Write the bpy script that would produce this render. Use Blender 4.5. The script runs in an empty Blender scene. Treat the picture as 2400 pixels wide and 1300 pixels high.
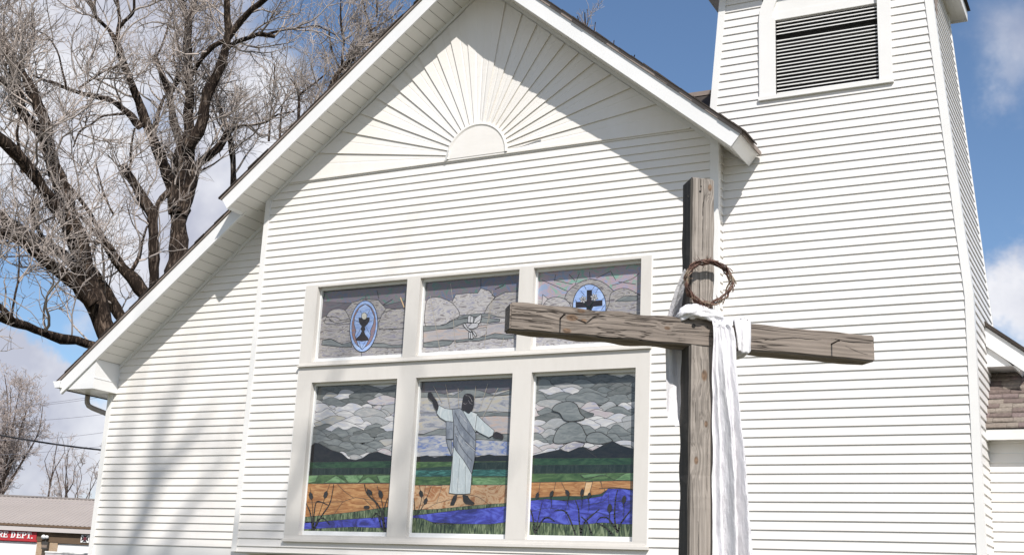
import bpy, bmesh, math, random
import numpy as np
from mathutils import Vector, Matrix

# ------------------------------------------------------------------ scene, camera, sky, sun
S = bpy.context.scene
COL = S.collection
R = math.radians
EYE = Vector((0.0, 0.0, 1.6))
YAW, PITCH, ROLL, FOC = R(-27.75), R(14.637), R(2.696), 2927.0
_f = Vector((math.sin(YAW) * math.cos(PITCH), math.cos(YAW) * math.cos(PITCH), math.sin(PITCH)))
_r = Vector((math.cos(YAW), -math.sin(YAW), 0.0))
_u = _r.cross(_f)
CR = _r * math.cos(ROLL) + _u * math.sin(ROLL)
CU = -_r * math.sin(ROLL) + _u * math.cos(ROLL)
CF = _f
FH = Vector((math.sin(YAW), math.cos(YAW), 0.0))      # level viewing direction
RH = Vector((math.cos(YAW), -math.sin(YAW), 0.0))

cam = bpy.data.cameras.new('camera')
cam.sensor_width = 36.0
cam.lens = FOC / 2400.0 * 36.0
cam.clip_end = 3000.0
camo = bpy.data.objects.new('camera', cam)
COL.objects.link(camo)
M = Matrix((CR, CU, -CF)).transposed().to_4x4()
M.translation = EYE
camo.matrix_world = M
S.camera = camo

SUNV = Vector((0.455, -0.55, 0.735)).normalized()     # towards the sun
SUN_EL = math.asin(SUNV.z)
SUN_AZ = math.atan2(SUNV.x, SUNV.y)
sl = bpy.data.lights.new('sun', 'SUN')
sl.energy = 4.4
sl.angle = R(0.53)
sl.color = (1.0, 0.955, 0.905)
so = bpy.data.objects.new('sun', sl)
COL.objects.link(so)
so.rotation_euler = SUNV.to_track_quat('Z', 'Y').to_euler()
so.location = SUNV * 60

S.view_settings.view_transform = 'Standard'
S.view_settings.look = 'None'
S.view_settings.gamma = 1.0
S.view_settings.exposure = 0.24
try:
    S.view_settings.use_curve_mapping = False
except Exception:
    pass
S.cycles.max_bounces = 6
S.cycles.diffuse_bounces = 3


def ray(px, py):
    return (CR * (px - 1200.0) - CU * (py - 650.0) + CF * FOC)


def at(px, py, Y):
    d = ray(px, py)
    return EYE + d * (Y / d.y)


def onplane(px, py, P0, N):
    d = ray(px, py)
    return EYE + d * ((P0 - EYE).dot(N) / d.dot(N))


def depth(px, py, D):
    return onplane(px, py, EYE + FH * D, FH)


# ------------------------------------------------------------------ node helpers
class NT:
    def __init__(self, tree):
        self.t = tree
        self.n = tree.nodes
        self.l = tree.links

    def new(self, typ, **kw):
        n = self.n.new(typ)
        for k, v in kw.items():
            setattr(n, k, v)
        return n

    def link(self, a, b):
        self.l.new(a, b)

    def setin(self, node, **kw):
        for k, v in kw.items():
            s = node.inputs[k.replace('_', ' ')]
            if hasattr(v, 'is_output'):
                self.l.new(v, s)
            else:
                s.default_value = v
        return node

    def math(self, op, a, b=None, clamp=False):
        n = self.n.new('ShaderNodeMath')
        n.operation = op
        n.use_clamp = clamp
        for i, v in enumerate((a, b)):
            if v is None:
                continue
            if hasattr(v, 'is_output'):
                self.l.new(v, n.inputs[i])
            else:
                n.inputs[i].default_value = v
        return n.outputs[0]

    def vmath(self, op, a, b=None, scale=None):
        n = self.n.new('ShaderNodeVectorMath')
        n.operation = op
        for i, v in enumerate((a, b)):
            if v is None:
                continue
            if hasattr(v, 'is_output'):
                self.l.new(v, n.inputs[i])
            else:
                n.inputs[i].default_value = v
        if scale is not None:
            if hasattr(scale, 'is_output'):
                self.l.new(scale, n.inputs['Scale'])
            else:
                n.inputs['Scale'].default_value = scale
        return n.outputs['Value'] if op in ('DISTANCE', 'LENGTH', 'DOT_PRODUCT') else n.outputs['Vector']

    def noise(self, vec, scale, detail=3.0, rough=0.55, dist=0.0):
        n = self.n.new('ShaderNodeTexNoise')
        n.inputs['Scale'].default_value = scale
        n.inputs['Detail'].default_value = detail
        n.inputs['Roughness'].default_value = rough
        n.inputs['Distortion'].default_value = dist
        if vec is not None:
            self.l.new(vec, n.inputs['Vector'])
        return n

    def mapping(self, vec, scale=(1, 1, 1), loc=(0, 0, 0), rot=(0, 0, 0)):
        n = self.n.new('ShaderNodeMapping')
        n.inputs['Scale'].default_value = scale
        n.inputs['Location'].default_value = loc
        n.inputs['Rotation'].default_value = rot
        self.l.new(vec, n.inputs['Vector'])
        return n.outputs[0]

    def ramp(self, fac, stops):
        n = self.n.new('ShaderNodeValToRGB')
        e = n.color_ramp.elements
        while len(e) < len(stops):
            e.new(0.5)
        for i, (p, c) in enumerate(stops):
            e[i].position = p
            e[i].color = (c[0], c[1], c[2], 1.0) if not isinstance(c, (int, float)) else (c, c, c, 1.0)
        self.l.new(fac, n.inputs[0])
        return n.outputs[0]

    def mix(self, fac, a, b, mode='MIX'):
        n = self.n.new('ShaderNodeMix')
        n.data_type = 'RGBA'
        n.blend_type = mode
        for i, v in ((0, fac), (6, a), (7, b)):
            if hasattr(v, 'is_output'):
                self.l.new(v, n.inputs[i])
            elif i == 0:
                n.inputs[0].default_value = v
            else:
                n.inputs[i].default_value = (v[0], v[1], v[2], 1.0)
        return n.outputs[2]

    def maprange(self, v, a, b, c, d, smooth=True):
        n = self.n.new('ShaderNodeMapRange')
        if smooth:
            n.interpolation_type = 'SMOOTHSTEP'
        n.inputs[1].default_value, n.inputs[2].default_value = a, b
        n.inputs[3].default_value, n.inputs[4].default_value = c, d
        self.l.new(v, n.inputs[0])
        return n.outputs[0]


def material(name):
    m = bpy.data.materials.new(name)
    m.use_nodes = True
    t = NT(m.node_tree)
    b = m.node_tree.nodes['Principled BSDF']
    return m, t, b


def basic(name, col, rough=0.6, var=0.08, scale=6.0, metal=0.0, spec=0.5, bump=0.0):
    m, t, b = material(name)
    tc = t.new('ShaderNodeTexCoord').outputs['Object']
    n = t.noise(tc, scale, 4)
    lo = [c * (1 - var) for c in col]
    hi = [min(1.0, c * (1 + var)) for c in col]
    c = t.ramp(n.outputs[0], [(0.3, lo), (0.7, hi)])
    t.link(c, b.inputs['Base Color'])
    b.inputs['Roughness'].default_value = rough
    b.inputs['Metallic'].default_value = metal
    b.inputs['Specular IOR Level'].default_value = spec
    if bump:
        bn = t.new('ShaderNodeBump')
        bn.inputs['Strength'].default_value = bump
        bn.inputs['Distance'].default_value = 0.01
        n2 = t.noise(tc, scale * 8, 5)
        t.link(n2.outputs[0], bn.inputs['Height'])
        t.link(bn.outputs[0], b.inputs['Normal'])
    return m


# ------------------------------------------------------------------ sky
W = bpy.data.worlds.new('World')
S.world = W
W.use_nodes = True
wt = NT(W.node_tree)
bg = W.node_tree.nodes['Background']
sky = wt.new('ShaderNodeTexSky', sky_type='NISHITA')
sky.sun_disc = False
sky.sun_elevation = SUN_EL
sky.sun_rotation = SUN_AZ
sky.altitude = 900.0
sky.air_density = 1.15
sky.dust_density = 0.15
sky.ozone_density = 4.5
wdir = wt.new('ShaderNodeTexCoord').outputs['Generated']
wn1 = wt.noise(wdir, 7.0, 6, 0.62)
wn2 = wt.noise(wdir, 9.0, 5, 0.55)
warp = wt.vmath('ADD', wdir, wt.vmath('SCALE', wt.vmath('SUBTRACT', wn1.outputs['Color'], (0.5, 0.5, 0.5)), scale=0.16))
# (px, py, angular radius, amount): where in the sky the clouds drift
BLOBS = [(130, 60, .17, .72), (420, 40, .13, .6), (30, 330, .14, .75), (230, 420, .12, .7), (430, 500, .12, .9), (600, 300, .11, .6),
         (300, 620, .10, .9), (560, 120, .09, .5), (700, 330, .09, .45), (330, 300, .045, -.9), (650, 60, .05, -.3),
         (30, 880, .055, 1.5), (110, 880, .035, .9), (60, 720, .06, -.7), (180, 990, .055, 1.0), (90, 1100, .09, 1.0), (210, 1080, .06, .7), (200, 890, .03, -.3),
         (2350, 50, .08, .45), (2420, 170, .07, .4), (2310, 240, .035, .3), (2390, 690, .06, 1.1), (2350, 610, .045, .6), (2420, 900, .06, .8)]
dens = None
BLOBS = [(ray(px, py).normalized(), rad, amt) for px, py, rad, amt in BLOBS]
# unseen cloud added out of the picture to whiten the ambient light
BLOBS += [(Vector(v).normalized(), rad, amt) for v, rad, amt in (((.1, -1, .30), .75, 1.3), ((-.8, -.7, .35), .6, 1.2), ((.95, -.2, .35), .65, 1.2), ((.2, -.5, .9), .6, .9), ((-.5, -.1, 1), .5, .8), ((.9, .6, .45), .4, .7))]
for c, rad, amt in BLOBS:
    dist = wt.vmath('DISTANCE', warp, tuple(c))
    v = wt.maprange(dist, 0.0, rad, amt, 0.0)
    dens = v if dens is None else wt.math('ADD', dens, v)
dens = wt.math('ADD', dens, wt.math('MULTIPLY', wt.math('SUBTRACT', wn1.outputs[0], 0.5), wt.math('MULTIPLY', dens, 1.9)))
dens = wt.maprange(dens, 0.10, 1.15, 0.0, 1.0)
ccol = wt.ramp(wn2.outputs[0], [(0.38, (4.5, 4.6, 5.4)), (0.60, (7.6, 7.6, 7.9))])
skyc = wt.mix(wt.math('MULTIPLY', dens, 0.94), sky.outputs[0], ccol)
wt.link(skyc, bg.inputs['Color'])
bg.inputs['Strength'].default_value = 0.105


# ------------------------------------------------------------------ mesh builder
class MB:
    def __init__(self):
        self.v, self.f, self.m = [], [], []

    def face(self, pts, mi=0):
        i = len(self.v)
        self.v += [tuple(p) for p in pts]
        self.f.append(tuple(range(i, i + len(pts))))
        self.m.append(mi)

    def box(self, x0, x1, y0, y1, z0, z1, mi=0, fn=None):
        P = [(x0, y0, z0), (x1, y0, z0), (x1, y1, z0), (x0, y1, z0), (x0, y0, z1), (x1, y0, z1), (x1, y1, z1), (x0, y1, z1)]
        if fn:
            P = [fn(*p) for p in P]
        i = len(self.v)
        self.v += [tuple(p) for p in P]
        for q in ((0, 3, 2, 1), (4, 5, 6, 7), (0, 1, 5, 4), (1, 2, 6, 5), (2, 3, 7, 6), (3, 0, 4, 7)):
            self.f.append(tuple(i + k for k in q))
            self.m.append(mi)

    def prism(self, poly, y0, y1, mi=0, fn=None):
        """poly: list of (x, z); extruded from y0 to y1"""
        fn = fn or (lambda x, y, z: (x, y, z))
        n = len(poly)
        i = len(self.v)
        self.v += [tuple(fn(x, y0, z)) for x, z in poly] + [tuple(fn(x, y1, z)) for x, z in poly]
        self.f.append(tuple(range(i, i + n)))
        self.m.append(mi)
        self.f.append(tuple(range(i + 2 * n - 1, i + n - 1, -1)))
        self.m.append(mi)
        for k in range(n):
            a, b = k, (k + 1) % n
            self.f.append((i + a, i + n + a, i + n + b, i + b))
            self.m.append(mi)

    def tube(self, pts, rad, sides=8, mi=0, cap=True, wob=0.0, rng=None):
        pts = [Vector(p) for p in pts]
        n = len(pts)
        if not hasattr(rad, '__len__'):
            rad = [rad] * n
        i0 = len(self.v)
        prev = None
        for k in range(n):
            T = (pts[min(n - 1, k + 1)] - pts[max(0, k - 1)]).normalized()
            if prev is None:
                a = Vector((0, 0, 1)) if abs(T.z) < 0.9 else Vector((1, 0, 0))
                N = T.cross(a).normalized()
            else:
                N = (prev - T * prev.dot(T)).normalized()
            prev = N
            B = T.cross(N)
            for s in range(sides):
                a = 2 * math.pi * s / sides
                r = rad[k]
                if wob and rng is not None:
                    r *= 1 + wob * (rng.random() - 0.5)
                self.v.append(tuple(pts[k] + N * (math.cos(a) * r) + B * (math.sin(a) * r)))
        for k in range(n - 1):
            for s in range(sides):
                a = i0 + k * sides + s
                b = i0 + k * sides + (s + 1) % sides
                self.f.append((a, b, b + sides, a + sides))
                self.m.append(mi)
        if cap:
            self.f.append(tuple(i0 + s for s in range(sides - 1, -1, -1)))
            self.m.append(mi)
            self.f.append(tuple(i0 + (n - 1) * sides + s for s in range(sides)))
            self.m.append(mi)

    def grid(self, P, mi=0):
        """P[i][j] points"""
        i0 = len(self.v)
        a, b = len(P), len(P[0])
        for row in P:
            self.v += [tuple(p) for p in row]
        for i in range(a - 1):
            for j in range(b - 1):
                q = i0 + i * b + j
                self.f.append((q, q + 1, q + b + 1, q + b))
                self.m.append(mi)

    def build(self, name, mats, parent=None, smooth=False, loc=None):
        me = bpy.data.meshes.new(name)
        me.from_pydata(self.v, [], self.f)
        if not isinstance(mats, (list, tuple)):
            mats = [mats]
        for m in mats:
            me.materials.append(m)
        me.polygons.foreach_set('material_index', self.m)
        if smooth:
            me.polygons.foreach_set('use_smooth', [True] * len(self.f))
        me.update()
        bm = bmesh.new()
        bm.from_mesh(me)
        bmesh.ops.recalc_face_normals(bm, faces=bm.faces)
        bm.to_mesh(me)
        bm.free()
        o = bpy.data.objects.new(name, me)
        COL.objects.link(o)
        if parent:
            o.parent = parent
        if loc:
            o.location = loc
        return o


def empty(name, loc, label, cat, group=None):
    o = bpy.data.objects.new(name, None)
    COL.objects.link(o)
    o.location = loc
    o.empty_display_size = 0.2
    tag(o, label, cat, group)
    return o


def tag(o, label=None, cat=None, group=None, kind=None):
    if label:
        o['label'] = label
    if cat:
        o['category'] = cat
    if group:
        o['group'] = group
    if kind:
        o['kind'] = kind
    return o


# ------------------------------------------------------------------ materials
def siding_mat(name, col):
    m, t, b = material(name)
    tc = t.new('ShaderNodeTexCoord').outputs['Object']
    n1 = t.noise(tc, 0.7, 5, 0.6)
    n2 = t.noise(t.mapping(tc, (3.0, 3.0, 0.6)), 2.0, 5, 0.6)
    dirt = t.maprange(t.math('MULTIPLY', n1.outputs[0], n2.outputs[0]), 0.16, 0.42, 0.0, 1.0)
    c = t.mix(dirt, [x * y for x, y in zip(col, (0.975, 0.967, 0.95))], col)
    t.link(c, b.inputs['Base Color'])
    b.inputs['Roughness'].default_value = 0.42
    b.inputs['Specular IOR Level'].default_value = 0.35
    bn = t.new('ShaderNodeBump')
    bn.inputs['Strength'].default_value = 0.35
    bn.inputs['Distance'].default_value = 0.012
    n3 = t.noise(t.mapping(tc, (1.2, 1.2, 5.0)), 1.3, 3)
    t.link(n3.outputs[0], bn.inputs['Height'])
    t.link(bn.outputs[0], b.inputs['Normal'])
    return m


m_siding = siding_mat('white_vinyl_siding', (0.81, 0.786, 0.752))
m_tower = siding_mat('white_vinyl_siding_tower', (0.815, 0.796, 0.775))
m_trim = basic('white_trim_paint', (0.80, 0.79, 0.765), 0.45, 0.03, 2.0)
m_casing, t_, b_ = material('cream_window_trim')
tc = t_.new('ShaderNodeTexCoord').outputs['Object']
nn = t_.noise(t_.mapping(tc, (7, 7, 2.0)), 1.4, 5, .65)
n2_ = t_.noise(tc, 1.1, 3)
t_.link(t_.ramp(t_.math('ADD', t_.math('MULTIPLY', nn.outputs[0], .6), t_.math('MULTIPLY', n2_.outputs[0], .4)), [(.34, (.64, .61, .565)), (.5, (.67, .64, .595)), (.64, (.685, .655, .61))]), b_.inputs['Base Color'])
b_.inputs['Roughness'].default_value = .55
m_vinylsash = basic('white_vinyl_sash', (0.79, 0.80, 0.79), 0.4, 0.02, 2.0)
m_soffit = basic('white_soffit', (0.76, 0.745, 0.715), 0.55, 0.04, 2.0)
m_seam = basic('soffit_seam', (0.36, 0.34, 0.31), 0.8, 0.1, 6.0)
m_fascia = basic('white_fascia_metal', (0.80, 0.80, 0.79), 0.35, 0.03, 1.2)
m_drip = basic('brown_drip_edge', (0.27, 0.22, 0.19), 0.6, 0.12, 5.0)
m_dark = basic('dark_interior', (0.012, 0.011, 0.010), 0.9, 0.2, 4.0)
m_iron = basic('rusty_iron', (0.035, 0.025, 0.02), 0.75, 0.4, 60.0, metal=0.3)
m_spout = basic('grey_downspout', (0.36, 0.32, 0.29), 0.5, 0.06, 3.0)
m_bare = basic('bare_weathered_board', (0.26, 0.20, 0.16), 0.85, 0.4, 9.0, bump=0.5)


def shingle_mat(name, a, b_, c_, scale=(4.2, 1, 6.5), dirx='X'):
    m, t, b = material(name)
    tc = t.new('ShaderNodeTexCoord').outputs['Object']
    br = t.new('ShaderNodeTexBrick')
    t.link(tc, br.inputs['Vector'])
    n = t.noise(tc, 30.0, 4)
    n0 = t.noise(tc, 2.3, 3)
    c = t.ramp(n0.outputs[0], [(0.3, a), (0.5, b_), (0.7, c_)])
    c = t.mix(t.maprange(n.outputs[0], 0.3, 0.7, 0.0, 0.55), c, [x * 0.45 for x in b_])
    t.link(c, b.inputs['Base Color'])
    b.inputs['Roughness'].default_value = 0.95
    bn = t.new('ShaderNodeBump')
    bn.inputs['Strength'].default_value = 0.6
    bn.inputs['Distance'].default_value = 0.01
    t.link(n.outputs[0], bn.inputs['Height'])
    t.link(bn.outputs[0], b.inputs['Normal'])
    return m


m_shingle_dark = shingle_mat('dark_shingle', (0.03, 0.024, 0.02), (0.05, 0.04, 0.034), (0.07, 0.055, 0.045))
m_tabs = [shingle_mat('tan_shingle', (0.22, 0.18, 0.15), (0.26, 0.22, 0.185), (0.30, 0.26, 0.22)),
          shingle_mat('brown_shingle', (0.14, 0.105, 0.09), (0.17, 0.13, 0.115), (0.20, 0.15, 0.135)),
          shingle_mat('mauve_shingle', (0.18, 0.135, 0.125), (0.21, 0.16, 0.15), (0.24, 0.19, 0.175))]

# ------------------------------------------------------------------ siding
PB = 0.10895          # exposure of one course


def siding(mb, traps, pitch, phase, fn, butt=0.0178, top=0.002, mi=0):
    """traps: (z0, z1, a0, a1, b0, b1) with left edge a0->a1 and right edge b0->b1 going up; fn(s, out, z) -> point"""
    for z0, z1, a0, a1, b0, b1 in traps:
        k = math.floor((z0 - phase) / pitch)
        while True:
            c0 = phase + k * pitch
            c1 = c0 + pitch
            if c0 >= z1 - 1e-6:
                break
            za, zb = max(c0, z0), min(c1, z1)
            if zb - za > 1e-4:
                fa, fb = (za - c0) / pitch, (zb - c0) / pitch
                oa, ob = butt + (top - butt) * fa, butt + (top - butt) * fb
                L = lambda z: a0 + (a1 - a0) * (z - z0) / (z1 - z0)
                Rr = lambda z: b0 + (b1 - b0) * (z - z0) / (z1 - z0)
                if Rr(za) - L(za) > 0.002 or Rr(zb) - L(zb) > 0.002:
                    r = 0.0035
                    la, ra, lb, rb = L(za), max(L(za), Rr(za)), L(zb), max(L(zb), Rr(zb))
                    if fa == 0:
                        zr = za + r
                        orr = oa - 0.0004
                        fr = (zr - z0) / (z1 - z0)
                        mb.face([fn(la, top - 0.001, za + 0.001), fn(ra, top - 0.001, za + 0.001), fn(ra, oa - 0.002, za), fn(la, oa - 0.002, za)], mi)
                        mb.face([fn(la, oa - 0.002, za), fn(ra, oa - 0.002, za), fn(ra, orr, zr), fn(la, orr, zr)], mi)
                        mb.face([fn(la, orr, zr), fn(ra, orr, zr), fn(rb, ob, zb), fn(lb, ob, zb)], mi)
                    else:
                        mb.face([fn(la, oa, za), fn(ra, oa, za), fn(rb, ob, zb), fn(lb, ob, zb)], mi)
            k += 1


SL, IL = 0.80, 16.448
SR, IR = -0.825, 3.468
zl = lambda x: SL * x + IL
zr_ = lambda x: SR * x + IR
XA = (IR - IL) / (SL - SR)
ZA = zl(XA)
YB, YW, YT = 14.0, 14.33, 14.2        # bay wall, recessed left wall, tower wall
YBO, YWO = 13.45, 13.78               # front of the two roof overhangs
YBACK = 22.0
BX0, BX1 = -11.52, -4.58
BZ0 = 2.135
WX0 = -14.53
ZS = 7.475                            # foot of the sunburst

church = empty('church', ((BX0 + BX1) / 2, 18, 0), 'white vinyl sided church with stained glass windows, gable and square bell tower', 'church')
church_loc = Vector(church.location)


def cbuild(mb, name, mats, parent=None, smooth=False, label=None):
    par = parent or church
    o = mb.build(name, mats, None, smooth)
    o.parent = par
    o.matrix_parent_inverse = Matrix.Translation(-church_loc)
    if label:
        o['label'] = label
    return o


def cchild(mb, name, mats, parent, smooth=False, label=None):
    o = mb.build(name, mats, parent, smooth)
    if label:
        o['label'] = label
    return o


# --- bay wall
mb = MB()
WXL, WXR, WZ0, WZ1 = -10.655, -5.408, 2.29, 5.855
ph_b = at(582.5, 1020.5, YB).z
zsl, zsr = zl(BX0), zr_(BX1)
f_bay = lambda s, o, z: (s, YB - o, z)
siding(mb, [(BZ0, WZ0 + .02, BX0, BX0, BX1, BX1),
            (WZ0 + .02, WZ1 - .02, BX0, BX0, WXL + .03, WXL + .03), (WZ0 + .02, WZ1 - .02, WXR - .03, WXR - .03, BX1, BX1),
            (WZ1 - .02, zsr, BX0, BX0, BX1, BX1),
            (zsr, zsl, BX0, BX0, (zsr - IR) / SR, (zsl - IR) / SR),
            (zsl, ZS, (zsl - IL) / SL, (ZS - IL) / SL, (zsl - IR) / SR, (ZS - IR) / SR)], PB, ph_b, f_bay)
# backing of the wall round the windows, and the soffit under the overhanging bay
mb.face([(BX0, YB + .001, BZ0), (WXL + .1, YB + .001, BZ0), (WXL + .1, YB + .001, 7.2), (BX0, YB + .001, 7.2)])
cbuild(mb, 'gable_wall', m_siding)
mb = MB()
siding(mb, [(BZ0, zr_(BX1) , YB, YB, YT + .1, YT + .1)], PB, ph_b, lambda s, o, z: (BX1 + o, s, z))
cbuild(mb, 'return_wall', m_siding)
mb = MB()
mb.box(BX0, BX1, YB + .005, YT + .3, BZ0 - .015, BZ0 + .01)
cbuild(mb, 'bay_soffit', m_casing)
# --- recessed left wall
mb = MB()
ph_w = at(250, 1020.5, YW).z
ze = 4.49
zsk = at(330, 1277, YW).z
siding(mb, [(zsk, zl(WX0), WX0, WX0, BX0 + .02, BX0 + .02), (zl(WX0), zl(BX0) - .001, WX0, BX0, BX0 + .02, BX0 + .02)], PB, ph_w, lambda s, o, z: (s, YW - o, z))
cbuild(mb, 'recessed_wall', m_siding)
mb = MB()
mb.box(WX0 + .06, BX0 + .3, YW - .002, YW + .03, .3, zsk + .004)
cbuild(mb, 'skirt_board', m_trim)
mb = MB()
mb.box(WX0, WX0 + .1, YW + .02, YBACK, 0, 4.9)
mb.box(WX0 + .1, -5.2, YBACK - .1, YBACK, 0, 4.9)
mb.prism([(WX0, 4.9), (-1.2, 4.9), (XA, ZA)], YBACK - .1, YBACK)
cbuild(mb, 'rear_wall', m_siding)
mb = MB()
mb.box(WX0 + .02, BX0 + .2, YW + .04, YW + .4, 0, 0.3)
mb.box(BX0 + .2, -4.7, YB + .36, YB + .6, 0, BZ0 - .02)
cbuild(mb, 'foundation', basic('concrete_foundation', (0.3, 0.29, 0.27), 0.9, 0.15, 4))

# --- corner boards
mb = MB()
mb.box(BX0 - .004, BX0 + .062, YB - .030, YB + .01, BZ0, zl(BX0 + .062) - .0)
mb.box(BX0 - .022, BX0 - .004, YB - .030, YW, BZ0, zl(BX0) - .0)
cbuild(mb, 'corner_board', m_trim)
mb = MB()
mb.box(BX1 - .085, BX1 + .012, YB - .030, YB + .01, BZ0, zr_(BX1 - .085))
mb.box(BX1 + .012, BX1 + .024, YB - .030, YB + .05, BZ0, zr_(BX1))
cbuild(mb, 'corner_board', m_trim)
mb = MB()
mb.box(WX0 - .025, WX0 + .06, YW - .030, YW + .06, 0.25, zl(WX0 + .03))
cbuild(mb, 'corner_board', m_trim)
# frieze trim where the wall meets the soffit
mb = MB()
for x0, x1, zf, y in ((BX0 + .05, XA, zl, YB), (XA, BX1 + .02, zr_, YB), (WX0 + .05, BX0 - .02, zl, YW)):
    mb.prism([(x0, zf(x0)), (x1, zf(x1)), (x1, zf(x1) - .055), (x0, zf(x0) - .055)], y - .035, y - .005)
cbuild(mb, 'frieze_trim', m_soffit)

# --- sunburst
C0 = Vector((-7.985, 0, 7.49))
RS = 0.475
mb = MB()
NB = 22
rng = random.Random(5)


def rake_hit(th):
    dx, dz = math.cos(th), math.sin(th)
    best = 99.0
    for sl_, il_ in ((SL, IL), (SR, IR)):
        den = dz - sl_ * dx
        if abs(den) > 1e-6:
            t_ = (sl_ * C0.x + il_ - C0.z) / den
            if t_ > 0:
                best = min(best, t_)
    return best - .06


def sp(th, r, o):
    return (C0.x + math.cos(th) * r, YB - o, C0.z + math.sin(th) * r)


apex_th = math.pi / 2
for k in range(NB):
    t0, t1 = math.pi * k / NB, math.pi * (k + 1) / NB
    lowt, hight = (t0, t1) if t1 <= apex_th + .01 else (t1, t0)     # edge towards the horizon sticks out
    mid = lowt * .45 + hight * .55
    prof = [(lowt, .026), (mid, .0115), (mid + (hight - lowt) * .06, .0135), (hight, .004)]
    for (ta, oa), (tb, ob) in zip(prof[:-1], prof[1:]):
        ra, rb = rake_hit(ta), rake_hit(tb)
        if min(ta, tb) < apex_th < max(ta, tb) - 1e-4:
            pass
        seg = [sp(ta, RS * .93, oa), sp(ta, ra, oa), sp(tb, rb, ob), sp(tb, RS * .93, ob)]
        mb.face(seg)
    ra = rake_hit(lowt)
    mb.face([sp(lowt, RS * .93, .026), sp(lowt, ra, .026), sp(lowt, ra, .0), sp(lowt, RS * .93, .0)])
mb.face([(C0.x - 3.2, YB - .0005, ZS - .02), (C0.x + 3.2, YB - .0005, ZS - .02), (XA + .02, YB - .0005, ZA), (XA - .02, YB - .0005, ZA)])
sunb = cbuild(mb, 'sunburst_panel', m_siding, label='fan of tapered boards filling the gable peak')
mb = MB()
n = 40
pts = [(C0.x + math.cos(math.pi * i / n) * RS * .9, C0.z + math.sin(math.pi * i / n) * RS * .9) for i in range(n + 1)]
mb.prism(pts, YB - .04, YB)
for i in range(n):
    a, b = math.pi * i / n, math.pi * (i + 1) / n
    q = lambda th, r, o: (C0.x + math.cos(th) * r, YB - o, C0.z + math.sin(th) * r)
    mb.face([q(a, RS * .9, .040), q(b, RS * .9, .040), q(b, RS * .95, .054), q(a, RS * .95, .054)])
    mb.face([q(a, RS * .95, .054), q(b, RS * .95, .054), q(b, RS, .046), q(a, RS, .046)])
    mb.face([q(a, RS, .046), q(b, RS, .046), q(b, RS, 0), q(a, RS, 0)])
cchild(mb, 'half_round', m_siding, sunb)
mb = MB()
x0, x1 = (ZS - IL) / SL, (ZS - IR) / SR
mb.box(x0 + .08, x1 - .08, YB - .034, YB - .004, ZS - .012, ZS + .014)
cchild(mb, 'starter_strip', m_siding, sunb)
# torn strip of vinyl hanging off the fan
mb = MB()
A, B_ = at(1195, 338, YB - .05), at(1270, 316, YB - .07)
mb.grid([[A + (B_ - A) * t + Vector((0, -.012 * math.sin(t * 5), .022 * t * (1 if j else -.6))) for j in range(2)] for t in [i / 8 for i in range(9)]])
cchild(mb, 'torn_vinyl', m_fascia, sunb, label='bent strip of vinyl sticking out right of the half round')
mb = MB()
A, B_ = at(1041, 377, YB - .05), at(1049, 354, YB - .07)
mb.grid([[A + (B_ - A) * t + Vector((.035 * j, -.012 * t, 0)) for j in range(2)] for t in [i / 4 for i in range(5)]])
cchild(mb, 'torn_vinyl', m_fascia, sunb, label='short bent flap of vinyl at the left foot of the half round')


# --- roof
def rake(mb, zf, x0, x1, d0, d1, y0, y1, xo0=0.0, xo1=0.0, mi=0):
    """slab between vertical offsets d0 and d1 over the soffit line; xo shift the upper end points (square-cut ends)"""
    P = [(x0, zf(x0) + d0), (x1, zf(x1) + d0), (x1 + xo1, zf(x1 + xo1) + d1), (x0 + xo0, zf(x0 + xo0) + d1)]
    mb.prism(P, y0, y1, mi)


XBT = -11.82        # lower tip of the bay's left rake
XRT = -4.235        # right eave tip
XE = -15.0          # left eave
HB = 0.225
HP = HB / (1 + SL * SL)
mb = MB()
for zf, x0, x1, y0, y1, a, b in ((zl, XBT, XA, YBO, YBACK, -SL * HP, 0), (zr_, XA, XRT, YBO, YT - .02, 0, -SR * HP)):
    rake(mb, zf, x0, x1, .03, HB + .02, y0 + .03, y1, a, b)
rake(mb, zl, XE, XBT, .03, HB + .02, YWO + .03, YBACK, -SL * HP * .5, -SL * HP)
rake(mb, zr_, XA, -4.75, .03, HB + .02, YT - .02, YBACK)
roof = cbuild(mb, 'roof', m_shingle_dark)
# shingle courses with an uneven outer edge
mb = MB()
rg = random.Random(3)


def shingle_edge(zf, x0, x1, y0, y1, lift):
    n = max(2, int(abs(x1 - x0) / .16))
    for i in range(n):
        a, b = x0 + (x1 - x0) * i / n, x0 + (x1 - x0) * (i + 1) / n
        j = rg.uniform(-.012, .012)
        h = rg.uniform(0, .008)
        mb.prism([(a, zf(a) + lift + .002), (b, zf(b) + lift + .002), (b, zf(b) + lift + .014 + h), (a, zf(a) + lift + .020 + h)], y0 + j, y1)


shingle_edge(zl, XBT - .15, XA, YBO - .035, YBO + .4, HB + .033)
shingle_edge(zr_, XA, XRT + .2, YBO - .045, YBO + .4, HB + .055)
shingle_edge(zl, XE - .13, XBT - .14, YWO - .035, YWO + .4, HB + .033)
cchild(mb, 'shingles', m_shingle_dark, roof)
mb = MB()
rake(mb, zl, XBT - .125, XA, HB + .004, HB + .032, YBO - .022, YBO + .3)
rake(mb, zr_, XA, XRT + .14, HB + .004, HB + .054, YBO - .022, YBO + .3)
rake(mb, zl, XE - .1, XBT - .12, HB + .004, HB + .032, YWO - .022, YWO + .3)
mb.prism([(XRT + .125, zr_(XRT + .125) + HB - .005), (XRT + .16, zr_(XRT + .16) + HB), (XRT + .16, zr_(XRT + .16) + HB + .055), (XRT + .125, zr_(XRT + .125) + HB + .055)], YBO, YT - .03)
cchild(mb, 'drip_edge', m_drip, roof)
mb = MB()
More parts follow.
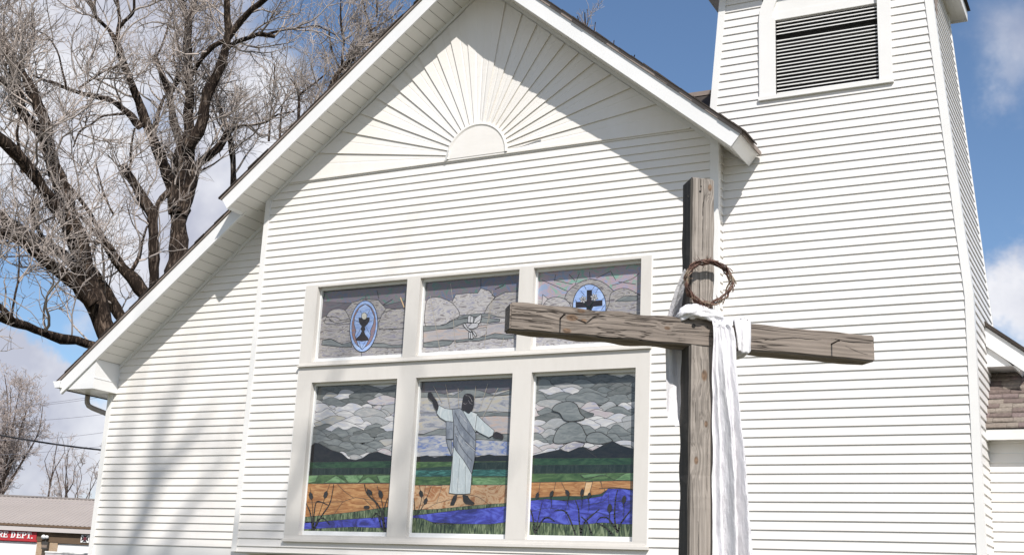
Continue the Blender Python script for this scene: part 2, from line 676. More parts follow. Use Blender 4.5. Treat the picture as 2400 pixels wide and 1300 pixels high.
rake(mb, zl, XBT, XA, -.012, HB, YBO, YBO + .028, -SL * HP, 0)
cchild(mb, 'bargeboard', m_fascia, roof)
mb = MB()
rake(mb, zr_, XA, XRT, -.012, HB, YBO, YBO + .028, 0, -SR * HP)
# eave fascia running back to the tower
P = [(XRT, zr_(XRT) - .012), (XRT - SR * HP, zr_(XRT - SR * HP) + HB), (XRT - SR * HP - .03, zr_(XRT - SR * HP) + HB + .01), (XRT - .03, zr_(XRT) + .012)]
mb.prism(P, YBO + .001, YT - .015)
cchild(mb, 'bargeboard', m_fascia, roof)
mb = MB()
rake(mb, zl, XE - .02, XBT + .05, -.012, HB - .02, YWO + .021, YWO + .045, -SL * HP * .8, 0)
rake(mb, zl, XE - .02, XBT - .004, -.012, HB, YWO, YWO + .0205, -SL * HP * .8, -SL * HP)
cchild(mb, 'bargeboard', m_fascia, roof)
# edge trim across the end of the bay's overhang
mb = MB()
P = [(XBT - .002, zl(XBT) - .014), (XBT - SL * HP - .004, zl(XBT - SL * HP) + HB + .02), (XBT - SL * HP + .06, zl(XBT - SL * HP) + HB + .05), (XBT + .06, zl(XBT) + .06)]
mb.prism(P, YBO + .002, YWO + .0)
cchild(mb, 'edge_trim', m_fascia, roof)
# soffit panels, seams running out to the rake
mb = MB()


def soffit(zf, x0, x1, y0, y1, step=.125):
    n = int(round(abs(x1 - x0) / step))
    g = .006
    for i in range(n):
        a, b = x0 + (x1 - x0) * i / n, x0 + (x1 - x0) * (i + 1) / n
        a2 = a + g
        mb.face([(a2, y0, zf(a2)), (b, y0, zf(b)), (b, y1, zf(b)), (a2, y1, zf(a2))])
        mb.face([(a, y0, zf(a) + .012), (a2, y0, zf(a2) + .012), (a2, y1, zf(a2) + .012), (a, y1, zf(a) + .012)], 1)
        mb.face([(a2, y0, zf(a2)), (a2, y1, zf(a2)), (a2, y1, zf(a2) + .012), (a2, y0, zf(a2) + .012)], 1)
        mb.face([(a, y0, zf(a)), (a, y1, zf(a)), (a, y1, zf(a) + .012), (a, y0, zf(a) + .012)], 1)


soffit(zl, XBT, XA, YBO + .028, YB)
soffit(zr_, XA, XRT - .03, YBO + .028, YB)
soffit(zr_, BX1 + .02, XRT - .03, YB, YT - .01)
soffit(zl, WX0 + .15, XBT, YWO + .028, YW)
soffit(zl, XBT, BX0, YB, YW)
cchild(mb, 'soffit', [m_soffit, m_seam], roof)
# boxed eave return at the left corner
mb = MB()
ex = WX0 + .14
za_ = 4.492
mb.prism([(XE - .01, za_), (ex, za_), (ex, zl(ex) + .03), ((za_ - IL) / SL, za_ + .001)], YWO + .032, YW - .004)
mb.box(ex - .001, ex + .006, YWO + .030, YW - .006, za_ + .16, za_ + .168)
mb.box(XE - .01, WX0 - .03, YW, YBACK, za_, za_ + .03)
cchild(mb, 'eave_return', m_fascia, roof)
mb = MB()
gx = XE - .055
prof = [(-.11, .10), (-.11, .085), (-.085, .07), (-.07, .03), (-.06, .0), (.05, .0), (.05, .11), (.04, .11), (.04, .012), (-.05, .012), (-.06, .05), (-.075, .085), (-.10, .105)]
mb.prism([(gx + a, za_ + .02 + b) for a, b in prof], YWO - .05, YBACK)
mb.prism([(gx - .1, za_ + .115), (gx - .055, za_ + .022), (gx + .05, za_ + .022), (gx + .05, za_ + .13)], YWO - .052, YWO - .046)
cchild(mb, 'gutter', m_fascia, roof)
mb = MB()
a = Vector((XE - .03, 14.34, za_ + .03))
b = at(208, 952, 14.34)
path = [a, Vector((a.x, a.y, a.z - .10)), Vector((a.x + .01, a.y, a.z - .15)), Vector((a.x + .05, a.y, a.z - .20)), Vector((a.x + .12, a.y + .02, a.z - .235)), Vector((WX0 - .09, 14.40, a.z - .33)), Vector((WX0 - .05, 14.42, a.z - .40)), Vector((WX0 - .05, 14.42, 0.3))]
mb.tube(path, .040, 8)
cchild(mb, 'downspout', m_spout, roof, True)
# main roof ridge seen past the gable
mb = MB()
rz = at(1645, 222, 16.6).z
mb.prism([(16.6, rz), (14.9, rz - 1.5), (18.3, rz - 1.5)], -7.5, -4.72, fn=lambda x, y, z: (y, x, z))
mb.box(-7.5, -4.72, 16.52, 16.6, rz - .05, rz + .02, 1)
cbuild(mb, 'rear_roof', [m_shingle_dark, m_drip])

# ------------------------------------------------------------------ the big window
CY0, CY1 = YB - .036, YB + .09
OPEN = {}
UP = [(-10.45, -8.957), (-8.75, -7.241), (-7.034, -5.545)]
LO = [(-10.415, -9.01), (-8.717, -7.273), (-7.002, -5.59)]
UZ = (4.745, 5.825)
LZ = (2.378, 4.452)
mb = MB()


def casing_row(opens, z0, z1, zb, zt):
    xs = [WXL] + [v for o in opens for v in o] + [WXR]
    for i in range(0, len(xs), 2):
        mb.box(xs[i], xs[i + 1], CY0, CY1, z0, z1)
    mb.box(WXL, WXR, CY0 + .001, CY1, zb, z0)
    mb.box(WXL, WXR, CY0 + .001, CY1, z1, zt)


casing_row(UP, UZ[0], UZ[1], 4.70, WZ1)
casing_row(LO, LZ[0], LZ[1], WZ0 + .03, 4.675)
cbuild(mb, 'window_casing', m_casing)
mb = MB()
mb.box(WXL - .015, WXR + .015, CY0 - .035, CY0 + .05, 4.676, 4.699)
cbuild(mb, 'transom_ledge', m_casing)
mb = MB()
mb.box(WXL - .02, WXR + .02, CY0 - .022, CY0 + .04, WZ0 - .004, WZ0 + .029)
mb.box(WXL + .02, WXR - .02, CY0 - .012, CY0 + .04, WZ0 + .0291, WZ0 + .05)
cbuild(mb, 'window_sill', m_casing)
mb = MB()
for x0, x1 in ((WXL - .012, WXL), (WXR, WXR + .012)):
    mb.box(x0, x1, CY0 + .004, CY1, WZ0, WZ1 + .01)
mb.box(WXL, WXR, CY0 + .004, CY1, WZ1 + .0005, WZ1 + .012)
cbuild(mb, 'channel_trim', m_trim)

YG = YB + .085
gseq = [0]


def glass_mat(name, c1, c2, c3=None, scale=4.0, stretch=(1, 1, 4), rough=0.07, dist=1.5):
    m, t, b = material(name)
    tc = t.new('ShaderNodeTexCoord').outputs['Object']
    gseq[0] += 1
    n = t.noise(t.mapping(tc, stretch, (gseq[0] * 3.1, 0, gseq[0] * 1.7)), scale, 5, 0.6, dist)
    st = [(0.38, c1), (0.5, c2), (0.62, c3 or c1)]
    t.link(t.ramp(n.outputs[0], st), b.inputs['Base Color'])
    b.inputs['Roughness'].default_value = rough
    b.inputs['Specular IOR Level'].default_value = 0.6
    b.inputs['Coat Weight'].default_value = 0.12
    b.inputs['Coat Roughness'].default_value = 0.03
    bn = t.new('ShaderNodeBump')
    bn.inputs['Strength'].default_value = 0.22
    bn.inputs['Distance'].default_value = 0.01
    n2 = t.noise(tc, 9.0, 2)
    t.link(n2.outputs[0], bn.inputs['Height'])
    t.link(bn.outputs[0], b.inputs['Normal'])
    return m


G = {}
def gm(key, *a, **k):
    G[key] = (len(G), glass_mat('glass_' + key, *a, **k))


gm('lead', (0.02, 0.02, 0.02), (0.03, 0.03, 0.03), rough=0.5)
gm('slate', (0.13, 0.145, 0.145), (0.17, 0.185, 0.185), (0.21, 0.225, 0.22))
gm('smoke', (0.085, 0.092, 0.09), (0.12, 0.13, 0.125), (0.15, 0.155, 0.15))
gm('pearl', (0.58, 0.58, 0.57), (0.47, 0.46, 0.46), (0.42, 0.44, 0.50))
gm('cream', (0.42, 0.40, 0.34), (0.36, 0.35, 0.33), (0.30, 0.33, 0.36))
gm('rose', (0.40, 0.345, 0.365), (0.46, 0.44, 0.43), (0.30, 0.30, 0.38))
gm('milk', (0.35, 0.36, 0.37), (0.29, 0.30, 0.30), (0.40, 0.39, 0.38))
gm('hill', (0.005, 0.005, 0.007), (0.008, 0.008, 0.010), (0.013, 0.012, 0.013))
gm('meadow', (0.008, 0.028, 0.013), (0.015, 0.048, 0.020), (0.028, 0.07, 0.03))
gm('forest', (0.004, 0.010, 0.008), (0.01, 0.02, 0.015), (0.02, 0.03, 0.025), stretch=(3, 1, .7))
gm('grass', (0.065, 0.135, 0.055), (0.11, 0.21, 0.09), (0.17, 0.29, 0.14))
gm('moss', (0.025, 0.06, 0.018), (0.05, 0.10, 0.032), (0.085, 0.15, 0.055))
gm('amber', (0.26, 0.105, 0.03), (0.36, 0.17, 0.06), (0.46, 0.25, 0.10), stretch=(1, 1, 6))
gm('sand', (0.36, 0.18, 0.08), (0.50, 0.34, 0.2), (0.30, 0.13, 0.05), stretch=(1.4, 1, 2))
gm('glow', (0.55, 0.33, 0.15), (0.62, 0.45, 0.27))
gm('teal', (0.010, 0.045, 0.038), (0.02, 0.085, 0.075), (0.045, 0.16, 0.14), stretch=(1, 1, 6))
gm('water', (0.02, 0.018, 0.15), (0.04, 0.042, 0.32), (0.08, 0.10, 0.50), stretch=(1, 1, 2.2))
gm('reed', (0.010, 0.020, 0.012), (0.06, 0.09, 0.04), (0.20, 0.24, 0.14), scale=7, stretch=(4, 1, .6))
gm('storm', (0.20, 0.21, 0.25), (0.36, 0.36, 0.37), (0.40, 0.37, 0.30), stretch=(1, 1, 3.5))
gm('storm_blue', (0.12, 0.17, 0.36), (0.33, 0.34, 0.37), (0.42, 0.42, 0.43), stretch=(1, 1, 3.5))
gm('peach', (0.42, 0.33, 0.29), (0.37, 0.35, 0.35), (0.30, 0.29, 0.32))
gm('robe', (0.46, 0.51, 0.52), (0.39, 0.44, 0.46), (0.52, 0.55, 0.55), stretch=(2, 1, .8))
gm('sash_cloth', (0.135, 0.15, 0.18), (0.19, 0.21, 0.245), (0.25, 0.27, 0.30), stretch=(2, 1, 1))
gm('umber', (0.012, 0.009, 0.009), (0.02, 0.014, 0.013), (0.03, 0.02, 0.02))
gm('iris', (0.09, 0.165, 0.15), (0.17, 0.135, 0.155), (0.11, 0.14, 0.21), scale=6, stretch=(1, 1, 1.2))
gm('iris_bright', (0.21, 0.36, 0.30), (0.40, 0.29, 0.32), (0.25, 0.31, 0.44), scale=6, stretch=(1, 1, 1.4))
gm('dusk', (0.085, 0.085, 0.10), (0.12, 0.10, 0.115), (0.09, 0.11, 0.12))
gm('agate', (0.13, 0.115, 0.125), (0.39, 0.37, 0.335), (0.22, 0.21, 0.26), scale=3.5, stretch=(1, 1, 6), dist=3)
gm('agate_pale', (0.20, 0.18, 0.185), (0.47, 0.45, 0.43), (0.26, 0.255, 0.31), scale=3.5, stretch=(1, 1, 4), dist=3)
gm('sky_blue', (0.22, 0.33, 0.62), (0.30, 0.42, 0.70), (0.40, 0.52, 0.76))
gm('violet', (0.20, 0.17, 0.28), (0.26, 0.19, 0.20), (0.35, 0.17, 0.10), scale=7)
gm('ivory', (0.62, 0.60, 0.50), (0.66, 0.64, 0.55))
gm('white', (0.47, 0.47, 0.47), (0.40, 0.40, 0.42), (0.52, 0.52, 0.52))
gm('pine', (0.012, 0.03, 0.02), (0.02, 0.05, 0.03))
gm('ray', (0.33, 0.29, 0.23), (0.38, 0.34, 0.28))
GM = [v[1] for v in sorted(G.values(), key=lambda v: v[0])]


class Pane:
    """stained glass drawn as layered flat pieces with lead lines, in crop coordinates of the measured photograph"""
    def __init__(self, ox, oy, sc, x0, x1, z0, z1):
        self.o = (ox, oy, sc)
        self.b = (x0, x1, z0, z1)
        self.mb = MB()
        self.k = 0

    def P(self, x, y):
        p = at(self.o[0] + x / self.o[2], self.o[1] + y / self.o[2], YG)
        return (p.x, p.z)

    def clip(self, poly):
        x0, x1, z0, z1 = self.b
        for ax, lim, sgn in ((0, x0, 1), (0, x1, -1), (1, z0, 1), (1, z1, -1)):
            out = []
            n = len(poly)
            for i in range(n):
                a, b = poly[i], poly[(i + 1) % n]
                da, db = sgn * (a[ax] - lim), sgn * (b[ax] - lim)
                if da >= 0:
                    out.append(a)
                if da * db < 0:
                    t_ = da / (da - db)
                    out.append((a[0] + (b[0] - a[0]) * t_, a[1] + (b[1] - a[1]) * t_))
            poly = out
            if len(poly) < 3:
                return []
        return poly

    def y(self):
        self.k += 1
        return YG - self.k * 0.00016

    def raw(self, poly, mat, y):
        poly = self.clip(poly)
        if len(poly) >= 3:
            self.mb.face([(x, y, z) for x, z in poly], G[mat][0])

    def piece(self, pts, mat, lead=.0062, smooth=False, closed=True):
        poly = [self.P(*p) for p in pts]
        if smooth:
            poly = curve2(poly, closed)
        # a polygon may be concave: fan it through mathutils tessellation
        from mathutils.geometry import tessellate_polygon
        cl = self.clip(poly)
        if len(cl) < 3:
            return
        y = self.y()
        tris = tessellate_polygon([[Vector((a, b, 0)) for a, b in cl]])
        for t_ in tris:
            self.mb.face([(cl[i][0], y, cl[i][1]) for i in t_], G[mat][0])
        if lead:
            self.line_raw(poly + [poly[0]], lead)

    def line_raw(self, poly, w, mat='lead'):
        y = self.y()
        for (ax, az), (bx, bz) in zip(poly[:-1], poly[1:]):
            dx, dz = bx - ax, bz - az
            L = math.hypot(dx, dz)
            if L < 1e-5:
                continue
            nx, nz = -dz / L * w / 2, dx / L * w / 2
            ex_, ez_ = dx / L * w * .3, dz / L * w * .3
            self.raw([(ax + nx - ex_, az + nz - ez_), (bx + nx + ex_, bz + nz + ez_), (bx - nx + ex_, bz - nz + ez_), (ax - nx - ex_, az - nz - ez_)], mat, y)

    def line(self, pts, w=.008, mat='lead', smooth=True):
        poly = [self.P(*p) for p in pts]
        if smooth and len(poly) > 2:
            poly = curve2(poly, False)
        self.line_raw(poly, w, mat)

    def ell(self, cx, cy, rx, ry, n=28, a0=0, a1=360):
        return [(cx + rx * math.cos(R(a0 + (a1 - a0) * i / n)), cy + ry * math.sin(R(a0 + (a1 - a0) * i / n))) for i in range(n)]


def curve2(p, closed, sub=4):
    out = []
    n = len(p)
    rng_ = range(n if closed else n - 1)
    for i in rng_:
        g_ = (lambda k: p[k % n]) if closed else (lambda k: p[max(0, min(n - 1, k))])
        p0, p1, p2, p3 = g_(i - 1), g_(i), g_(i + 1), g_(i + 2)
        for s in range(sub):
            t_ = s / sub
            f = lambda a, b, c, d: .5 * (2 * b + (c - a) * t_ + (2 * a - 5 * b + 4 * c - d) * t_ ** 2 + (3 * b - 3 * c + d - a) * t_ ** 3)
            out.append((f(p0[0], p1[0], p2[0], p3[0]), f(p0[1], p1[1], p2[1], p3[1])))
    if not closed:
        out.append(p[-1])
    return out


def make_window(o, z, ix, label):
    """sash frame as the part, its glass as sub-part; returns the pane to draw on"""
    x0, x1 = o
    z0, z1 = z
    s, bt, tp = .018, .058, .035
    mb = MB()
    ya, yb = YB + .045, YB + .105
    mb.box(x0, x0 + s, ya, yb, z0, z1)
    mb.box(x1 - s, x1, ya, yb, z0, z1)
    mb.box(x0 + s, x1 - s, ya, yb, z0, z0 + bt)
    mb.box(x0 + s, x1 - s, ya, yb, z1 - tp, z1)
    mb.box(x0, x1, yb, yb + .02, z0, z1)
    w = cbuild(mb, 'stained_glass_window', m_vinylsash, label=label)
    return w, (x0 + s, x1 - s, z0 + bt, z1 - tp)


def scales(P, x0, x1, ytop, ybot, rows, wid, colf, rg, lead=.009):
    """rows of overlapping cloud shapes, upper rows first"""
    h = (ybot - ytop) / rows
    P.piece([(x0, ytop), (x1, ytop), (x1, ybot + h), (x0, ybot + h)], 'milk', 0)
    for r in range(rows + 1):
        y = ytop + h * (r - .35)
        x = x0 - wid * rg.uniform(.2, .8)
        row = []
        while x < x1:
            w = wid * rg.uniform(.7, 1.5)
            row.append((x, w, rg.uniform(-.35, .35) * h, rg.uniform(.8, 1.35) * h))
            x += w * rg.uniform(.62, .8)
        rg.shuffle(row)
        for x, w, dy, hh in row:
            cx = x + w / 2
            yy = y + dy
            k = rg.uniform(.35, .65)
            e0, e1 = rg.uniform(.40, .95), rg.uniform(.40, .95)
            top = [(x - w * .12, yy + hh * 1.1), (x + w * .05, yy + hh * e0), (x + w * (k - .22), yy + hh * rg.uniform(.1, .45)), (x + w * k, yy), (x + w * (k + .24), yy + hh * rg.uniform(.05, .4)), (x + w * .95, yy + hh * e1), (x + w * 1.12, yy + hh * 1.1)]
            P.piece(top + [(x + w * .9, yy + hh * 1.75), (x + w * .1, yy + hh * 1.8)], colf(cx, yy + hh * .5, rg), lead, smooth=True)


def cattail(P, pts, head=None, w=.022):
    n = len(pts)
    poly = curve2([P.P(*p) for p in pts], False)
    m = len(poly)
    for i in range(0, m - 1, 3):
        P.line_raw(poly[i:i + 4], w * (1 - .65 * i / m))
    if head:
        (ax, ay), (bx, by) = head
        L = math.hypot(bx - ax, by - ay)
        nx, ny = -(by - ay) / L, (bx - ax) / L
        q = L * .23
        P.piece([(ax, ay), (ax + (bx - ax) * .3 + nx * q, ay + (by - ay) * .3 + ny * q), (ax + (bx - ax) * .75 + nx * q, ay + (by - ay) * .75 + ny * q), (bx, by), (ax + (bx - ax) * .75 - nx * q, ay + (by - ay) * .75 - ny * q), (ax + (bx - ax) * .3 - nx * q, ay + (by - ay) * .3 - ny * q)], 'umber', .004)


# lower left pane
w, b = make_window(LO[0], LZ, 0, 'lower left stained glass window of clouds, dark hills and an orange field')
P = Pane(700, 860, 3.096, *b)
rg = random.Random(11)


def col1(x, y, rg):
    u, v = (x - 100) / 600, (y - 150) / 480
    if v < .07:
        return 'smoke'
    d = lambda a, b_, c, e: ((u - a) / c) ** 2 + ((v - b_) / e) ** 2 < 1
    if d(.55, .17, .22, .10):
        return 'smoke'
    if v > .58 and (d(.3, .72, .42, .22) or d(.6, .72, .28, .26) or d(.95, .70, .15, .05)):
        return 'slate' if rg.random() < .75 else 'smoke'
    if v < .25 and u < .42:
        return rg.choice(['milk', 'milk', 'slate', 'cream'])
    return rg.choice(['pearl', 'pearl', 'milk', 'rose', 'cream', 'pearl'])


scales(P, 40, 740, 140, 640, 11, 165, col1, rg, .0052)
P.piece([(95, 575), (125, 550), (160, 555), (240, 600), (320, 625), (365, 665), (420, 675), (470, 660), (520, 625), (580, 614), (640, 635), (700, 650), (700, 700), (60, 700)], 'hill')
P.piece([(60, 690), (700, 680), (700, 740), (60, 740)], 'meadow', .004)
P.piece([(60, 735), (700, 730), (700, 785), (60, 785)], 'forest', .004)
P.piece([(60, 783), (700, 775), (700, 845), (60, 845)], 'moss', .004)
for q in ([(80, 785), (150, 783), (130, 830), (60, 845)], [(190, 840), (280, 787), (360, 838)], [(330, 783), (480, 783), (440, 838), (370, 838)], [(440, 840), (515, 795), (570, 838)], [(575, 785), (700, 780), (700, 842), (600, 838)]):
    P.piece(q, 'grass', .006)
P.piece([(40, 845), (700, 842), (700, 1010), (560, 1035), (420, 1050), (240, 1070), (40, 1090)], 'amber')
P.piece([(40, 985), (330, 975), (420, 945), (700, 990), (700, 1020), (560, 1035), (420, 1050), (240, 1070), (40, 1090)], 'amber')
for q in ([(290, 850), (340, 900), (410, 950)], [(330, 975), (270, 1060)], [(480, 950), (560, 1030)]):
    P.line(q, .006)
P.piece([(40, 1088), (240, 1068), (420, 1048), (700, 1008), (700, 1120), (40, 1120)], 'reed', .005)
P.piece([(30, 1130), (130, 1125), (250, 1112), (400, 1100), (520, 1092), (640, 1085), (700, 1080), (700, 1170), (500, 1165), (380, 1160), (30, 1180)], 'water')
P.piece([(30, 1175), (400, 1158), (700, 1168), (700, 1210), (30, 1210)], 'reed', .004)
cattail(P, [(118, 1180), (120, 1080), (135, 985), (165, 975), (222, 1000)])
cattail(P, [(118, 1180), (175, 1080), (235, 990), (258, 890), (263, 850)])
cattail(P, [(110, 1180), (95, 1060), (65, 990)])
cattail(P, [(125, 1180), (150, 1110), (190, 1095), (235, 1140)], None, .02)
cattail(P, [(112, 1180), (110, 1000), (92, 870)], ((92, 905), (106, 960)), .010)
cattail(P, [(120, 1180), (160, 1060), (235, 850)], ((216, 897), (198, 950)), .010)
cattail(P, [(630, 1190), (600, 1020), (510, 920), (488, 850)])
cattail(P, [(640, 1190), (625, 1060), (655, 950)])
cattail(P, [(615, 1180), (580, 1060), (540, 1095)], None, .018)
cattail(P, [(625, 1180), (620, 1000), (580, 860)], ((598, 890), (614, 950)), .010)
cattail(P, [(610, 1110), (560, 960), (500, 870)], ((508, 885), (545, 925)), .008)
P.piece(P.ell(505, 1015, 22, 11, 14), 'umber', .003)
cchild(P.mb, 'glass', GM, w)

# lower middle pane
w, b = make_window(LO[1], LZ, 1, 'lower middle stained glass window of a robed figure with arms spread')
P = Pane(940, 860, 3.096, *b)
P.piece([(80, 90), (840, 60), (840, 660), (80, 680)], 'storm', 0)
P.piece([(80, 110), (840, 85), (840, 150), (640, 190), (480, 160), (300, 195), (80, 190)], 'dusk')
P.piece([(80, 185), (230, 180), (380, 205), (460, 160), (560, 165), (680, 205), (840, 150), (840, 195), (640, 205), (500, 225), (300, 215), (80, 222)], 'slate', smooth=False)
P.piece([(80, 222), (300, 215), (500, 225), (840, 195), (840, 330), (680, 320), (540, 325), (80, 330)], 'storm')
P.piece([(500, 330), (600, 320), (690, 330), (840, 330), (840, 355), (680, 350), (560, 360), (500, 350)], 'slate')
P.piece([(540, 360), (680, 352), (840, 355), (840, 490), (720, 490), (540, 470)], 'peach')
P.piece([(80, 330), (400, 330), (400, 450), (280, 445), (160, 485), (80, 480)], 'storm')
P.piece([(80, 480), (160, 488), (270, 447), (400, 445), (400, 500), (260, 490), (170, 498), (80, 492)], 'slate')
P.piece([(80, 492), (170, 498), (260, 490), (400, 500), (400, 640), (80, 650)], 'storm_blue')
P.piece([(500, 525), (640, 525), (840, 540), (840, 640), (500, 640)], 'storm_blue')
P.piece([(500, 490), (660, 485), (840, 482), (840, 540), (640, 528), (500, 520)], 'slate')
P.piece([(80, 660), (150, 645), (190, 640), (240, 655), (330, 640), (420, 655), (560, 650), (640, 632), (700, 645), (840, 635), (840, 690), (80, 690)], 'hill')
P.piece([(80, 685), (840, 680), (840, 735), (80, 735)], 'moss', .005)
P.piece([(80, 735), (200, 728), (300, 720), (400, 720), (400, 745), (80, 748)], 'pine', .003)
P.piece([(500, 690), (840, 685), (840, 742), (500, 742)], 'forest', .004)
P.piece([(80, 745), (840, 738), (840, 795), (80, 795)], 'teal', .005)
P.piece([(80, 793), (840, 790), (840, 856), (80, 856)], 'moss', .005)
P.piece([(520, 800), (840, 795), (840, 852), (520, 852)], 'grass', .004)
P.piece([(80, 855), (840, 852), (840, 985), (640, 995), (460, 1010), (260, 1030), (80, 1040)], 'sand')
P.piece([(180, 855), (300, 858), (260, 985), (180, 1030), (150, 1030)], 'sand', .005)
P.line([(260, 985), (360, 960), (480, 930), (560, 940), (640, 995)], .005)
P.piece([(80, 1035), (260, 1028), (460, 1008), (640, 992), (840, 982), (840, 1030), (80, 1075)], 'reed', .004)
P.piece([(80, 1075), (200, 1062), (420, 1035), (620, 1020), (840, 1000), (840, 1130), (620, 1140), (420, 1135), (240, 1125), (80, 1090)], 'water')
P.piece([(60, 1090), (160, 1095), (260, 1140), (440, 1135), (640, 1138), (840, 1115), (840, 1220), (60, 1220)], 'reed', .004)
for q in ([(238, 140), (300, 260)], [(325, 125), (358, 300)], [(416, 150), (420, 300)], [(545, 135), (535, 230)], [(632, 120), (575, 300)], [(706, 150), (580, 390)]):
    P.line(q, .0065, 'ray', False)
cattail(P, [(120, 1060), (150, 960), (135, 855)], ((142, 890), (154, 945)), .010)
cattail(P, [(125, 1060), (170, 990), (222, 860)], ((190, 945), (172, 995)), .010)
cattail(P, [(105, 1070), (100, 1000), (96, 950)], None, .014)
# robed figure
P.piece([(362, 985), (385, 930), (410, 925), (405, 960), (385, 1000), (360, 1000)], 'umber', .003)
P.piece([(450, 925), (485, 930), (500, 955), (535, 985), (525, 998), (470, 990), (455, 970)], 'umber', .003)
P.piece([(385, 575), (372, 700), (362, 830), (350, 912), (400, 920), (470, 920), (504, 916), (512, 840), (516, 770), (490, 700), (440, 640)], 'robe', .007)
P.piece([(330, 395), (385, 395), (382, 520), (330, 522)], 'sash_cloth', .005)
P.piece([(330, 525), (370, 530), (372, 640), (345, 580)], 'sash_cloth', .004)
P.piece([(372, 305), (430, 298), (452, 318), (500, 395), (545, 480), (545, 560), (535, 680), (516, 775), (495, 735), (455, 670), (400, 600), (383, 560), (388, 420)], 'sash_cloth', .007)
P.piece([(452, 318), (505, 318), (560, 340), (550, 400), (545, 475), (500, 400)], 'robe', .006)
P.piece([(555, 345), (610, 400), (680, 460), (668, 495), (640, 510), (590, 485), (540, 455)], 'robe', .006)
P.piece([(278, 275), (320, 298), (375, 308), (383, 396), (330, 392), (285, 365), (262, 335)], 'robe', .006)
P.line([(400, 420), (440, 500), (540, 600)], .005)
P.line([(395, 330), (450, 430), (540, 530)], .006)
P.line([(395, 480), (440, 580), (520, 680)], .005)
for q in ([(400, 490), (415, 505)], [(425, 530), (455, 575)], [(470, 545), (540, 605)], [(430, 345), (480, 400)]):
    P.line(q, .006, 'white')
for q in ([(380, 640), (372, 900)], [(430, 660), (410, 915)], [(470, 720), (470, 915)]):
    P.line(q, .004, 'slate')
P.piece([(200, 190), (222, 185), (240, 215), (262, 245), (275, 285), (266, 315), (245, 290), (232, 250), (205, 225)], 'umber', .004, smooth=True)
P.piece([(672, 492), (690, 470), (725, 480), (742, 495), (740, 520), (705, 515), (680, 512)], 'umber', .004, smooth=True)
P.piece([(458, 210), (480, 194), (512, 197), (531, 222), (532, 275), (518, 310), (495, 335), (470, 320), (446, 300), (450, 250)], 'umber', .004, smooth=True)
for q in ([(472, 205), (500, 212), (520, 250)], [(455, 262), (470, 268), (482, 262)], [(492, 240), (505, 262), (520, 268)]):
    P.line(q, .005, 'agate')
cchild(P.mb, 'glass', GM, w)

# lower right pane
w, b = make_window(LO[2], LZ, 2, 'lower right stained glass window of grey cloud domes over deep blue water')
P = Pane(1220, 840, 2.889, *b)
rg = random.Random(23)


def col3(x, y, rg):
    u, v = (x - 100) / 670, (y - 130) / 480
    d = lambda a, b_, c, e: ((u - a) / c) ** 2 + ((v - b_) / e) ** 2 < 1
    if v < .06:
        return 'smoke' if rg.random() < .8 else 'slate'
    if d(.35, .14, .3, .05) or d(.1, .34, .14, .12) or d(.62, .41, .3, .045) or d(.95, .4, .1, .06):
        return rg.choice(['pearl', 'rose', 'milk'])
    if v < .32 or (d(.35, .42, .3, .2)) or (v < .56 and u > .45 and v > .43 and v < .5):
        return 'slate' if rg.random() < .7 else 'smoke'
    if v > .70 and v < .9 and not d(.1, .72, .2, .1):
        return 'slate'
    return rg.choice(['rose', 'pearl', 'rose', 'pearl', 'milk'])


scales(P, 50, 800, 120, 610, 11, 175, col3, rg, .0052)
P.piece([(220, 350), (250, 310), (330, 290), (385, 312), (410, 370), (440, 405), (360, 425), (300, 415), (270, 370)], 'slate', .009, smooth=True)
P.piece([(232, 570), (240, 510), (280, 455), (350, 428), (410, 448), (440, 500), (465, 565), (380, 560), (300, 575)], 'slate', .009, smooth=True)
P.piece([(450, 560), (470, 510), (540, 498), (600, 530), (625, 560), (540, 578)], 'slate', .009, smooth=True)
P.piece([(270, 610), (310, 580), (370, 558), (440, 575), (420, 610), (330, 640)], 'agate_pale', .008)
P.piece([(95, 655), (160, 640), (270, 617), (330, 632), (400, 602), (430, 598), (490, 625), (560, 590), (630, 560), (690, 590), (800, 620), (800, 680), (60, 680)], 'hill')
P.line([(430, 598), (520, 668)], .006)
P.piece([(60, 675), (800, 672), (800, 722), (60, 725)], 'meadow', .004)
P.piece([(60, 722), (800, 718), (800, 782), (60, 780)], 'forest', .003)
P.piece([(60, 778), (800, 772), (800, 832), (60, 840)], 'moss', .004)
P.piece([(412, 788), (480, 780), (588, 778), (580, 790), (440, 808)], 'grass', .005)
P.piece([(640, 822), (720, 775), (800, 772), (800, 826)], 'grass', .005)
P.line([(412, 788), (450, 820), (540, 790), (600, 800), (640, 825)], .005)
P.piece([(60, 838), (540, 830), (800, 825), (800, 890), (680, 880), (580, 895), (540, 925), (400, 935), (60, 945)], 'amber')
for q in ([(140, 838), (125, 940)], [(245, 838), (225, 938)], [(285, 840), (330, 930)], [(490, 834), (470, 928)], [(545, 832), (585, 905)], [(540, 880), (800, 850)]):
    P.line(q, .006)
P.piece([(450, 836), (495, 834), (470, 926), (432, 928)], 'glow', .006)
P.piece([(560, 880), (640, 872), (800, 888), (800, 830), (700, 826), (552, 830)], 'amber', .006)
P.piece([(60, 945), (200, 935), (320, 930), (430, 932), (560, 915), (590, 890), (590, 920), (440, 955), (60, 960)], 'pine', .004)
P.piece([(60, 962), (180, 950), (300, 962), (440, 950), (560, 930), (600, 880), (680, 880), (800, 895), (800, 1125), (680, 1120), (560, 1110), (400, 1125), (300, 1122), (180, 1110), (60, 1105)], 'water')
for q in ([(60, 1040), (200, 1010), (330, 1040)], [(440, 990), (560, 970), (600, 930)], [(600, 900), (610, 1110)], [(330, 960), (310, 1040), (340, 1120)], [(440, 1090), (520, 1040), (600, 1060), (700, 1030)], [(600, 970), (800, 960)]):
    P.line(q, .005)
